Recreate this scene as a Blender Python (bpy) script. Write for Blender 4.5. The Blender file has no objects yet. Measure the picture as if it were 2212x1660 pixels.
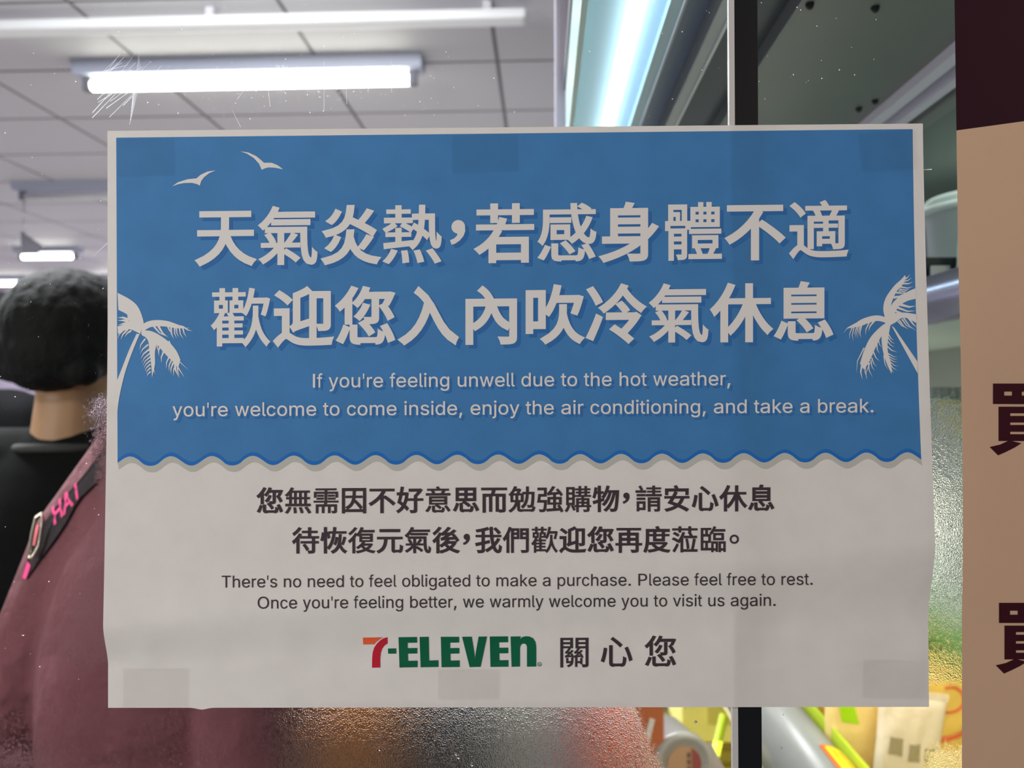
import bpy, bmesh, math, random, json
from math import sin, cos, pi, atan, radians
from mathutils import Vector, Matrix, noise
from mathutils.geometry import tessellate_polygon, delaunay_2d_cdt
from mathutils.bvhtree import BVHTree
random.seed(7)
S = bpy.context.scene
COL = S.collection

# ------------------------------------------------------------ camera
F = 1534.0                                   # focal length in photo pixels (2212 x 1660)
YAW, PIT = atan(66 / F), atan(26 / F)
EYE = Vector((0, 0, 1.5))
FWD = Vector((-sin(YAW) * cos(PIT), cos(YAW) * cos(PIT), sin(PIT)))
RGT = Vector((cos(YAW), sin(YAW), 0))
UPV = RGT.cross(FWD)
cd = bpy.data.cameras.new('camera')
cam = bpy.data.objects.new('camera', cd)
COL.objects.link(cam)
cam.matrix_world = Matrix(((RGT.x, UPV.x, -FWD.x, EYE.x), (RGT.y, UPV.y, -FWD.y, EYE.y), (RGT.z, UPV.z, -FWD.z, EYE.z), (0, 0, 0, 1)))
cd.sensor_width = 36
cd.lens = 36 * F / 2212
cd.clip_start = 0.01
cd.dof.use_dof = True
cd.dof.focus_distance = 0.366
cd.dof.aperture_fstop = 8.0
S.camera = cam

# ------------------------------------------------------------ world, lights, exposure
S.view_settings.view_transform = 'Standard'
S.view_settings.look = 'None'
S.view_settings.gamma = 1
S.view_settings.use_curve_mapping = False
S.view_settings.exposure = 1.1
W = bpy.data.worlds.new('night_sky')
W.use_nodes = True
W.node_tree.nodes['Background'].inputs[0].default_value = (0.55, 0.6, 0.8, 1)
W.node_tree.nodes['Background'].inputs[1].default_value = 0.05
S.world = W


def area(name, loc, aim, size, energy, colour, sy=None):
    l = bpy.data.lights.new(name, 'AREA')
    l.shape = 'RECTANGLE'
    l.size, l.size_y = size, (sy or size)
    l.energy = energy
    l.color = colour
    o = bpy.data.objects.new(name, l)
    COL.objects.link(o)
    o.location = loc
    o.rotation_euler = (Vector(aim) - Vector(loc)).to_track_quat('-Z', 'Y').to_euler()
    return o


area('awning_lamp', (-1.0, -1.1, 3.0), (-.1, .36, 1.4), 0.7, 13, (1, .965, .91), 0.35)
area('left_fill_light', (-1.75, -.65, 1.5), (-.1, .36, 1.4), .4, 12.2, (1, .968, .905))  # added fill light, makes the poster brighter towards the left
area('street_lamp', (2.6, -2.0, 3.0), (.45, .37, 1.5), 0.5, 16, (1, .74, .52))
for lx, ly in ((-1.4, 1.3), (-.5, 4.6), (-3.4, 2.6), (-3.6, 6.0), (-1.2, 6.6)):
    area('shop_ceiling_lamp', (lx, ly, 2.6), (lx, ly, 0), 1.2, 42, (.95, .96, 1), .12)
area('rail_fill_light', (-.9, 1.2, 2.5), (-.9, 4, 2.62), 1.2, 7, (.95, .96, 1), .1)  # added fill without a fixture, brightens the ceiling rail and lamp housing
area('cooler_top_fill', (.62, 1.0, 1.845), (.62, 1.0, 1.2), .15, .45, (.86, 1, .95), 1.0)  # added fill, lifts the upper part of the cooler
area('cooler_shelf_lamp', (.52, 1.0, 1.275), (.52, 1.05, .9), .35, 1.7, (1, .89, .68), 1.1)
area('cooler_deck_lamp', (.50, 1.3, .86), (.52, 1.3, .3), .25, 2.2, (1, .9, .5), 1.2)


# ------------------------------------------------------------ helpers
def lin(c):
    c /= 255.0
    return c / 12.92 if c <= .04045 else ((c + .055) / 1.055) ** 2.4


def rgb(r, g, b):
    return (lin(r), lin(g), lin(b), 1)


MATS = {}


def mat(name, c, rough=.6, metal=0, emit=0, spec=.5, transl=0, bump=None, noise=None, alpha=1):
    """procedural surface: colour (0-255 sRGB) with optional noise mottling, bump, translucency, emission"""
    if name in MATS:
        return MATS[name]
    m = bpy.data.materials.new(name)
    m.use_nodes = True
    nt = m.node_tree
    N, L = nt.nodes, nt.links
    p = N['Principled BSDF']
    out = N['Material Output']
    base = rgb(*c)
    p.inputs['Base Color'].default_value = base
    p.inputs['Roughness'].default_value = rough
    p.inputs['Metallic'].default_value = metal
    p.inputs['Specular IOR Level'].default_value = spec
    p.inputs['Alpha'].default_value = alpha
    if emit:
        p.inputs['Emission Color'].default_value = base
        p.inputs['Emission Strength'].default_value = emit
    tc = N.new('ShaderNodeTexCoord')
    colsock = None
    if noise:
        scale, amt = noise
        n = N.new('ShaderNodeTexNoise')
        n.inputs['Scale'].default_value = scale
        n.inputs['Detail'].default_value = 5
        L.new(tc.outputs['Object'], n.inputs['Vector'])
        mr = N.new('ShaderNodeMapRange')
        mr.inputs['From Min'].default_value = .3
        mr.inputs['From Max'].default_value = .7
        mr.inputs['To Min'].default_value = 1 - amt
        mr.inputs['To Max'].default_value = 1 + amt
        L.new(n.outputs['Fac'], mr.inputs['Value'])
        mx = N.new('ShaderNodeMix')
        mx.data_type = 'RGBA'
        mx.blend_type = 'MULTIPLY'
        mx.inputs['Factor'].default_value = 1
        mx.inputs['A'].default_value = base
        L.new(mr.outputs['Result'], mx.inputs['B'])
        colsock = mx.outputs['Result']
        L.new(colsock, p.inputs['Base Color'])
    if bump:
        scale, dist = bump
        n2 = N.new('ShaderNodeTexNoise')
        n2.inputs['Scale'].default_value = scale
        n2.inputs['Detail'].default_value = 4
        L.new(tc.outputs['Object'], n2.inputs['Vector'])
        b = N.new('ShaderNodeBump')
        b.inputs['Strength'].default_value = 1
        b.inputs['Distance'].default_value = dist
        L.new(n2.outputs['Fac'], b.inputs['Height'])
        L.new(b.outputs['Normal'], p.inputs['Normal'])
    if transl:
        t = N.new('ShaderNodeBsdfTranslucent')
        t.inputs['Color'].default_value = base
        if colsock:
            L.new(colsock, t.inputs['Color'])
        ms = N.new('ShaderNodeMixShader')
        ms.inputs[0].default_value = transl
        L.new(p.outputs[0], ms.inputs[1])
        L.new(t.outputs[0], ms.inputs[2])
        L.new(ms.outputs[0], out.inputs['Surface'])
    MATS[name] = m
    return m


def tag(o, label=None, cat=None, group=None, kind=None):
    if label: o['label'] = label
    if cat: o['category'] = cat
    if group: o['group'] = group
    if kind: o['kind'] = kind
    return o


def thing(name, label, cat, loc, group=None):
    o = bpy.data.objects.new(name, None)
    o.empty_display_size = .05
    COL.objects.link(o)
    o.location = loc
    return tag(o, label, cat, group)


def link(name, me, m=None, parent=None, label=None, smooth=False):
    """one mesh object; mesh is in world space, re-expressed in the parent's space"""
    o = bpy.data.objects.new(name, me)
    COL.objects.link(o)
    if m is not None:
        for x in (m if isinstance(m, (list, tuple)) else [m]):
            me.materials.append(x)
    if smooth:
        for p in me.polygons: p.use_smooth = True
    if parent is not None:
        o.parent = parent
        off = Vector((0, 0, 0))
        q = parent
        while q is not None:
            off += q.location
            q = q.parent
        me.transform(Matrix.Translation(-off))
    if label: o['label'] = label
    return o


def bm_obj(name, bm, m=None, parent=None, label=None, smooth=False):
    me = bpy.data.meshes.new(name)
    bm.to_mesh(me)
    bm.free()
    return link(name, me, m, parent, label, smooth)


def pydata(name, V, Fc, m=None, parent=None, label=None, smooth=False):
    me = bpy.data.meshes.new(name)
    me.from_pydata([tuple(v) for v in V], [], Fc)
    me.update()
    return link(name, me, m, parent, label, smooth)


def structure(o):
    o['kind'] = 'structure'
    return o


def add_box(bm, x0, x1, y0, y1, z0, z1, bevel=0, rot=None):
    r = bmesh.ops.create_cube(bm, size=1)
    vs = r['verts']
    M = Matrix.Translation(((x0 + x1) / 2, (y0 + y1) / 2, (z0 + z1) / 2))
    if rot: M = M @ rot
    bmesh.ops.transform(bm, matrix=M @ Matrix.Diagonal((x1 - x0, y1 - y0, z1 - z0, 1)), verts=vs)
    if bevel:
        es = list({e for v in vs for e in v.link_edges})
        bmesh.ops.bevel(bm, geom=es, offset=bevel, segments=2, affect='EDGES', profile=.6)


def box(name, x0, x1, y0, y1, z0, z1, m, parent=None, bevel=0, label=None, rot=None):
    bm = bmesh.new()
    add_box(bm, x0, x1, y0, y1, z0, z1, bevel, rot)
    return bm_obj(name, bm, m, parent, label)


def add_tube(bm, P, r, seg=12, caps=True):
    """tube along points P; r a number or a list"""
    P = [Vector(p) for p in P]
    rs = r if isinstance(r, (list, tuple)) else [r] * len(P)
    rings = []
    ref = None
    for i, p in enumerate(P):
        d = (P[min(i + 1, len(P) - 1)] - P[max(i - 1, 0)]).normalized()
        if ref is None:
            ref = d.orthogonal().normalized()
        ref = (ref - d * ref.dot(d)).normalized()
        b = d.cross(ref)
        rings.append([bm.verts.new(p + (ref * cos(2 * pi * k / seg) + b * sin(2 * pi * k / seg)) * rs[i]) for k in range(seg)])
    for a, b in zip(rings, rings[1:]):
        for k in range(seg):
            bm.faces.new((a[k], a[(k + 1) % seg], b[(k + 1) % seg], b[k]))
    if caps:
        bm.faces.new(rings[0][::-1])
        bm.faces.new(rings[-1])


def tube(name, P, r, m, parent=None, seg=12, label=None):
    bm = bmesh.new()
    add_tube(bm, P, r, seg)
    return bm_obj(name, bm, m, parent, label, True)


def capsule(bm, a, ra, b, rb, seg=14, n=5):
    a, b = Vector(a), Vector(b)
    d = (b - a).normalized()
    P, R = [], []
    for i in range(n + 1):
        t = pi / 2 * (1 - i / n)
        P.append(a - d * ra * sin(t)); R.append(max(ra * cos(t), .0008))
    for i in range(n + 1):
        t = pi / 2 * i / n
        P.append(b + d * rb * sin(t)); R.append(max(rb * cos(t), .0008))
    add_tube(bm, P, R, seg)


def ellipsoid(bm, c, r, rot=None):
    q = bmesh.ops.create_uvsphere(bm, u_segments=24, v_segments=16, radius=1)
    M = Matrix.Translation(Vector(c))
    if rot is not None: M = M @ rot
    bmesh.ops.transform(bm, matrix=M @ Matrix.Diagonal((r[0], r[1], r[2], 1)), verts=q['verts'])


def fuse(name, parts, m, parent=None, voxel=.007, smooth=6, label=None, xf=None):
    """grow ONE continuous surface from overlapping capsules ('c') and ellipsoids ('e')"""
    bm = bmesh.new()
    for p in parts:
        if p[0] == 'c': capsule(bm, p[1], p[2], p[3], p[4])
        else: ellipsoid(bm, p[1], p[2], p[3] if len(p) > 3 else None)
    if xf is not None: bmesh.ops.transform(bm, matrix=xf, verts=bm.verts[:])
    bmesh.ops.recalc_face_normals(bm, faces=bm.faces[:])
    me = bpy.data.meshes.new(name)
    bm.to_mesh(me); bm.free()
    t = bpy.data.objects.new('tmp', me)
    COL.objects.link(t)
    md = t.modifiers.new('r', 'REMESH'); md.mode = 'VOXEL'; md.voxel_size = voxel
    if smooth:
        sm = t.modifiers.new('s', 'SMOOTH'); sm.iterations = smooth; sm.factor = .5
    bpy.context.view_layer.update()
    dg = bpy.context.evaluated_depsgraph_get()
    res = bpy.data.meshes.new_from_object(t.evaluated_get(dg))
    res.name = name
    bpy.data.objects.remove(t)
    bpy.data.meshes.remove(me)
    return link(name, res, m, parent, label, True)


def ray(px, py):
    return RGT * ((px - 1106) / F) + UPV * ((830 - py) / F) + FWD


def at(px, py, y):
    """point in the room seen at photo pixel (px, py), y metres in front of the camera"""
    r = ray(px, py)
    return EYE + r * (y / r.y)


# the shop window's plane is turned 1.9 degrees to the room
GN = Vector((sin(radians(-1.9)), cos(radians(-1.9)), 0))
GD = 0.37
GX = Vector((cos(radians(-1.9)), -sin(radians(-1.9)), 0))      # along the window, to the right


def glass(px, py, out=0.0):
    """point on the window plane at a photo pixel, pulled 'out' metres towards the street"""
    r = ray(px, py)
    return EYE + r * ((GD - out) / r.dot(GN))


def gpt(s, z, out=0.0):
    """point on the window from metres along it and height"""
    return GN * (GD - out) + GX * s + Vector((0, 0, z))


def to_px(p):
    v = p - EYE
    d = v.dot(FWD)
    return 1106 + F * v.dot(RGT) / d, 830 - F * v.dot(UPV) / d


def sstep(a, b, x):
    t = min(1, max(0, (x - a) / (b - a)))
    return t * t * (3 - 2 * t)


# ------------------------------------------------------------ materials
white_paint = mat('white_paint', (205, 204, 210), .55)
lavender = mat('lavender_paint', (205, 196, 216), .6)
chrome = mat('chrome', (220, 222, 228), .12, 1)
steel = mat('brushed_steel', (190, 192, 205), .28, 1)
black_metal = mat('black_metal', (18, 20, 24), .35)
paper_white = mat('poster_paper', (193, 191, 190), .75, transl=.08, noise=(70, .025), bump=(900, .00004), spec=.2)
paper_blue = mat('poster_blue_ink', (52, 106, 158), .7, transl=.08, noise=(60, .05), bump=(900, .00004), spec=.25)
paper_letter = mat('white_lettering', (194, 193, 194), .75, spec=.2)
ink_dark = mat('dark_ink', (52, 44, 50), .7, spec=.2)
ink_shadow = mat('blue_shadow_ink', (38, 92, 152), .7, spec=.2)
ink_wave = mat('strong_blue_ink', (20, 92, 168), .7, spec=.2)
ink_grey = mat('pale_grey_ink', (184, 186, 181), .75, transl=.3, spec=.2)
ink_green = mat('green_ink', (0, 84, 58), .65, spec=.2)
ink_red = mat('red_ink', (165, 20, 45), .65, spec=.2)
ink_orange = mat('orange_ink', (205, 85, 52), .65, spec=.2)
tape_m = mat('foam_tape', (55, 55, 54), .8)
kraft = mat('tan_paper', (176, 147, 125), .6, noise=(6, .04), bump=(300, .00005), spec=.3)
maroon_ink = mat('maroon_ink', (33, 3, 22), .6, bump=(60, .0002), spec=.12)
maroon_text = mat('maroon_lettering', (46, 8, 20), .7, spec=.15)
skin = mat('skin', (150, 114, 84), .55, noise=(30, .05))
hair_m = mat('black_hair', (6, 6, 7), .75, bump=(180, .002), spec=.18)
black_cloth = mat('black_cloth', (6, 6, 6), .9, bump=(400, .0006), spec=.12)
maroon_cloth = mat('maroon_cloth', (96, 48, 56), .85, bump=(18, .012))
trouser = mat('dark_trousers', (38, 40, 48), .85)
shoe_m = mat('dark_shoes', (30, 28, 28), .6)
pink_m = mat('pink_lettering', (222, 62, 128), .6)
pink_cloth = mat('pink_cloth', (178, 122, 130), .8)
tube_glow = mat('lit_tube', (255, 255, 240), .4, emit=6)
tube_cool = mat('lit_cooler_tube', (225, 244, 255), .4, emit=5)


# ------------------------------------------------------------ ceiling and room shell
def ceiling_material():
    m = bpy.data.materials.new('ceiling_tiles')
    m.use_nodes = True
    nt = m.node_tree; N, L = nt.nodes, nt.links
    p = N['Principled BSDF']
    p.inputs['Roughness'].default_value = .6
    g = N.new('ShaderNodeNewGeometry')
    sx = N.new('ShaderNodeSeparateXYZ')
    L.new(g.outputs['Position'], sx.inputs[0])

    def groove(sock, origin, step, w):
        a = N.new('ShaderNodeMath'); a.operation = 'SUBTRACT'; L.new(sock, a.inputs[0]); a.inputs[1].default_value = origin
        b = N.new('ShaderNodeMath'); b.operation = 'DIVIDE'; L.new(a.outputs[0], b.inputs[0]); b.inputs[1].default_value = step
        c = N.new('ShaderNodeMath'); c.operation = 'PINGPONG'; L.new(b.outputs[0], c.inputs[0]); c.inputs[1].default_value = .5
        d = N.new('ShaderNodeMapRange'); L.new(c.outputs[0], d.inputs['Value'])
        d.inputs['From Min'].default_value = w / step * .5; d.inputs['From Max'].default_value = w / step
        return d.outputs['Result']
    gx = groove(sx.outputs['X'], -1.44, .64, .008)
    gy = groove(sx.outputs['Y'], 2.52, .44, .008)
    mn = N.new('ShaderNodeMath'); mn.operation = 'MINIMUM'
    L.new(gx, mn.inputs[0]); L.new(gy, mn.inputs[1])
    mx = N.new('ShaderNodeMix'); mx.data_type = 'RGBA'
    mx.inputs['A'].default_value = rgb(105, 100, 104); mx.inputs['B'].default_value = rgb(196, 194, 200)
    L.new(mn.outputs[0], mx.inputs['Factor'])
    L.new(mx.outputs['Result'], p.inputs['Base Color'])
    bp = N.new('ShaderNodeBump'); bp.inputs['Distance'].default_value = .006
    L.new(mn.outputs[0], bp.inputs['Height']); L.new(bp.outputs[0], p.inputs['Normal'])
    return m


XL, XR, YB, ZC = -6.6, 1.15, 7.6, 2.7
structure(box('floor', XL - .1, XR + .1, -1.6, YB + .1, -.1, 0, mat('floor_tiles', (150, 145, 140), .35, noise=(3, .06))))
structure(box('ceiling', XL - .1, XR + .1, .30, YB + .1, ZC, ZC + .1, ceiling_material()))
structure(box('wall_left', XL - .1, XL, .6, YB, 0, ZC, lavender))
structure(box('wall_right', XR, XR + .1, .45, YB, 0, ZC, mat('grey_wall', (150, 155, 152), .6)))
structure(box('wall_back', XL - .1, XR + .1, YB, YB + .1, 0, ZC, lavender))
bm = bmesh.new()                                              # sill and header of the shop front
for (s0, s1, z0, z1) in ((-2.2, 1.1, 0, .35), (-2.2, 1.1, 2.32, 2.7), (-2.2, -1.5, .35, 2.32), (.8, 1.1, .35, 2.32)):
    vs = []
    for o_ in (.04, -.03):
        vs += [bm.verts.new(gpt(s, z, o_)) for s, z in ((s0, z0), (s1, z0), (s1, z1), (s0, z1))]
    for f in ((0, 1, 2, 3), (7, 6, 5, 4), (0, 4, 5, 1), (1, 5, 6, 2), (2, 6, 7, 3), (3, 7, 4, 0)):
        bm.faces.new([vs[k] for k in f])
structure(bm_obj('wall_front', bm, mat('shopfront_frame', (70, 70, 74), .5)))


# ------------------------------------------------------------ the window glass with its condensation
def glass_material():
    m = bpy.data.materials.new('window_glass')
    m.use_nodes = True
    nt = m.node_tree; N, L = nt.nodes, nt.links
    N.remove(N['Principled BSDF'])
    out = N['Material Output']
    at_ = N.new('ShaderNodeAttribute'); at_.attribute_name = 'condensation'
    tc = N.new('ShaderNodeTexCoord')
    nz = N.new('ShaderNodeTexNoise'); nz.inputs['Scale'].default_value = 520; nz.inputs['Detail'].default_value = 3
    L.new(tc.outputs['Object'], nz.inputs['Vector'])
    a = N.new('ShaderNodeMath'); a.operation = 'MULTIPLY_ADD'; L.new(nz.outputs['Fac'], a.inputs[0]); a.inputs[1].default_value = -.9
    L.new(at_.outputs['Fac'], a.inputs[2])
    mk = N.new('ShaderNodeMapRange'); mk.interpolation_type = 'SMOOTHSTEP'
    mk.inputs['From Min'].default_value = -.32; mk.inputs['From Max'].default_value = .12
    L.new(a.outputs[0], mk.inputs['Value'])
    # droplets
    vo = N.new('ShaderNodeTexVoronoi'); vo.feature = 'SMOOTH_F1'; vo.inputs['Scale'].default_value = 1450
    vo.inputs['Smoothness'].default_value = .35
    n3 = N.new('ShaderNodeTexNoise'); n3.inputs['Scale'].default_value = 300; n3.inputs['Detail'].default_value = 2
    L.new(tc.outputs['Object'], n3.inputs['Vector'])
    wr = N.new('ShaderNodeMix'); wr.data_type = 'VECTOR'; wr.inputs['Factor'].default_value = .0022
    L.new(tc.outputs['Object'], wr.inputs['A']); L.new(n3.outputs['Color'], wr.inputs['B'])
    L.new(wr.outputs['Result'], vo.inputs['Vector'])
    pw = N.new('ShaderNodeMath'); pw.operation = 'POWER'; L.new(vo.outputs['Distance'], pw.inputs[0]); pw.inputs[1].default_value = 2
    bp = N.new('ShaderNodeBump'); bp.invert = True; bp.inputs['Strength'].default_value = 1; bp.inputs['Distance'].default_value = .0005
    L.new(pw.outputs[0], bp.inputs['Height'])
    rf = N.new('ShaderNodeBsdfRefraction'); rf.inputs['IOR'].default_value = 1.13; rf.inputs['Roughness'].default_value = .26
    L.new(bp.outputs[0], rf.inputs['Normal'])
    tl = N.new('ShaderNodeBsdfTranslucent'); tl.inputs['Color'].default_value = (.8, .8, .8, 1)
    df = N.new('ShaderNodeBsdfDiffuse'); df.inputs['Color'].default_value = (.7, .7, .7, 1)
    L.new(bp.outputs[0], df.inputs['Normal']); L.new(bp.outputs[0], tl.inputs['Normal'])
    hz = N.new('ShaderNodeMixShader'); hz.inputs[0].default_value = .4
    L.new(tl.outputs[0], hz.inputs[1]); L.new(df.outputs[0], hz.inputs[2])
    cn = N.new('ShaderNodeMixShader'); cn.inputs[0].default_value = .03
    L.new(rf.outputs[0], cn.inputs[1]); L.new(hz.outputs[0], cn.inputs[2])
    tr = N.new('ShaderNodeBsdfTransparent'); tr.inputs['Color'].default_value = (.97, .98, .97, 1)
    gl = N.new('ShaderNodeBsdfGlossy'); gl.inputs['Roughness'].default_value = .02
    fr = N.new('ShaderNodeFresnel'); fr.inputs['IOR'].default_value = 1.25
    cl = N.new('ShaderNodeMixShader'); L.new(fr.outputs[0], cl.inputs[0]); L.new(tr.outputs[0], cl.inputs[1]); L.new(gl.outputs[0], cl.inputs[2])
    fin = N.new('ShaderNodeMixShader')
    L.new(mk.outputs['Result'], fin.inputs[0]); L.new(cl.outputs[0], fin.inputs[1]); L.new(cn.outputs[0], fin.inputs[2])
    L.new(fin.outputs[0], out.inputs['Surface'])
    return m


def wet(px, py):
    """how thick the condensation lies on the glass (0..1)"""
    a = .52 * sstep(165, 222, px - .08 * (py - 900)) * sstep(835, 880, py) * (1 - sstep(1080, 1420, py))
    b = .40 * sstep(60, 200, px + (py - 1300) * .25) * sstep(1060, 1150, py) * (1 - sstep(1400, 1500, py)) * (1 - sstep(240, 420, px))
    c0 = sstep(1500, 1535, py)
    c = c0 * (.20 + .28 * sstep(1580, 1650, py) * (1 - sstep(60, 140, px)) + .75 * sstep(520, 800, px)) * (1 - sstep(1345, 1395, px - .42 * (py - 1530)))
    d = sstep(1930, 1990, px) * (sstep(940, 1010, py) * (1 - sstep(1300, 1380, py)) + .55 * sstep(1395, 1440, py) * (1 - sstep(1470, 1492, py)) + .3 * sstep(1290, 1340, py) * (1 - sstep(1440, 1480, py)))
    e = .56 * sstep(1975, 2015, px) * sstep(1585, 1640, py)
    h = .10 * (1 - sstep(0, 300, abs(px - 640) - 150)) * (1 - sstep(0, 80, abs(py - 190)))
    return min(1.0, max(a, b, c, d, e, h))


gm = glass_material()
clear = bpy.data.materials.new('clear_glass_face')
clear.use_nodes = True
_n = clear.node_tree.nodes; _n.remove(_n['Principled BSDF'])
_t = _n.new('ShaderNodeBsdfTransparent'); _t.inputs['Color'].default_value = (.98, .99, .98, 1)
clear.node_tree.links.new(_t.outputs[0], _n['Material Output'].inputs['Surface'])


def pane(name, s0, s1, z0, z1):
    """an 8 mm pane: the street face carries the condensation"""
    def axis(a, b, lo, hi, st):
        v = [a]
        x = max(a, lo)
        while x < min(b, hi): v.append(x); x += st
        v += [min(b, hi)] if min(b, hi) < b else []
        v.append(b)
        return sorted(set(round(q, 5) for q in v))
    xs = axis(s0, s1, -.34, .34, .005)
    zs = axis(z0, z1, 1.24, 1.72, .005)
    V = [gpt(s, z, 0) for z in zs for s in xs]
    nx, nz = len(xs), len(zs)
    Fc = [(j * nx + i, j * nx + i + 1, (j + 1) * nx + i + 1, (j + 1) * nx + i) for j in range(nz - 1) for i in range(nx - 1)]
    nf = len(Fc)
    b0 = len(V)
    V += [gpt(s, z, -.008) for s, z in ((s0, z0), (s1, z0), (s1, z1), (s0, z1))]
    Fc.append((b0 + 3, b0 + 2, b0 + 1, b0))
    o = pydata(name, V, Fc, [gm, clear])
    o.data.polygons[nf].material_index = 1
    at_ = o.data.attributes.new('condensation', 'FLOAT', 'POINT')
    for k in range(b0):
        q = to_px(V[k])
        at_.data[k].value = wet(*q)
    return structure(o)


s_l = glass(1578, 830).dot(GX)
s_r = glass(1641, 830).dot(GX)
win1 = pane('window_1', -1.5, s_l, .35, 2.32)
win2 = pane('window_2', s_r, .8, .35, 2.32)
# the dark glazing bar between the two panes, with its polished edge
def gbox(bm, s0, s1, z0, z1, o0, o1):
    vs = []
    for o_ in (o0, o1):
        vs += [bm.verts.new(gpt(s, z, o_)) for s, z in ((s0, z0), (s1, z0), (s1, z1), (s0, z1))]
    for f in ((0, 1, 2, 3), (7, 6, 5, 4), (0, 4, 5, 1), (1, 5, 6, 2), (2, 6, 7, 3), (3, 7, 4, 0)):
        bm.faces.new([vs[k] for k in f])


bm = bmesh.new(); gbox(bm, s_l + .0030, s_r, .35, 2.32, 0, -.007)
bar = structure(bm_obj('trim_1', bm, mat('dark_glazing_bar', (14, 16, 19), .3)))
bm = bmesh.new(); gbox(bm, s_l + .00005, s_l + .0030, .35, 2.32, 0, -.0025)
bm_obj('polished_edge', bm, mat('polished_edge', (212, 210, 210), .25, .4), bar, 'narrow polished metal edge')

# scratches and specks on the outside of the glass
bm = bmesh.new()
def scratch(x0, y0, x1, y1, w):
    a, b = glass(x0, y0, .0004), glass(x1, y1, .0004)
    d = (b - a).normalized(); n = d.cross(GN) * (w / F * .366 / 2)
    bm.faces.new([bm.verts.new(q) for q in (a - n * .3, a + n * .3, b + n, b - n)])
for k in range(26):
    x = random.uniform(225, 300); L_ = random.uniform(30, 110)
    scratch(x + L_ * .62, 118 + random.uniform(-10, 55), x - 30, 118 + L_ + random.uniform(0, 40), random.uniform(.8, 1.8))
for k in range(7): scratch(300 + k * 1.2, 120 + 6 * k, 286 - k, 215 + 9 * k, .8)
for q in ((575, 165, 584, 230), (540, 178, 512, 215), (700, 130, 700, 240), (748, 150, 749, 225), (795, 140, 795, 200), (845, 130, 846, 200), (500, 235, 520, 275), (200, 555, 232, 525)):
    scratch(*q, .7)
for k in range(12): scratch(598 + k * 2.2 + random.uniform(-2, 2), 142 + random.uniform(-3, 4), 597 + k * 2.2, 150 + random.uniform(0, 6), 1.3)
scratch(1994, 367, 2013, 366, 1.6)
bm_obj('scratch_mark', bm, mat('pale_scuff', (226, 228, 236), .7, transl=.6), win1, 'fine white scratches')
bm = bmesh.new()
for k in range(150):
    if k < 90: x, y = random.gauss(560, 260), random.gauss(180, 60)
    elif k < 120: x, y = random.uniform(1400, 1900), random.uniform(5, 255)
    else: x, y = random.uniform(0, 230), random.uniform(150, 1500)
    if 225 < x < 2000 and y > 262 or not 0 < x < 2050 or y < 0: continue
    r = random.uniform(.5, 1.5) * .366 / F
    c = glass(x, y, .0004)
    bm.faces.new([bm.verts.new(c + GX * r * cos(t * pi / 4) + Vector((0, 0, 1)) * r * sin(t * pi / 4)) for t in range(8)])
tag(bm_obj('dust_speck', bm, mat('pale_scuff', (0, 0, 0)), win1), kind='stuff')


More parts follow.
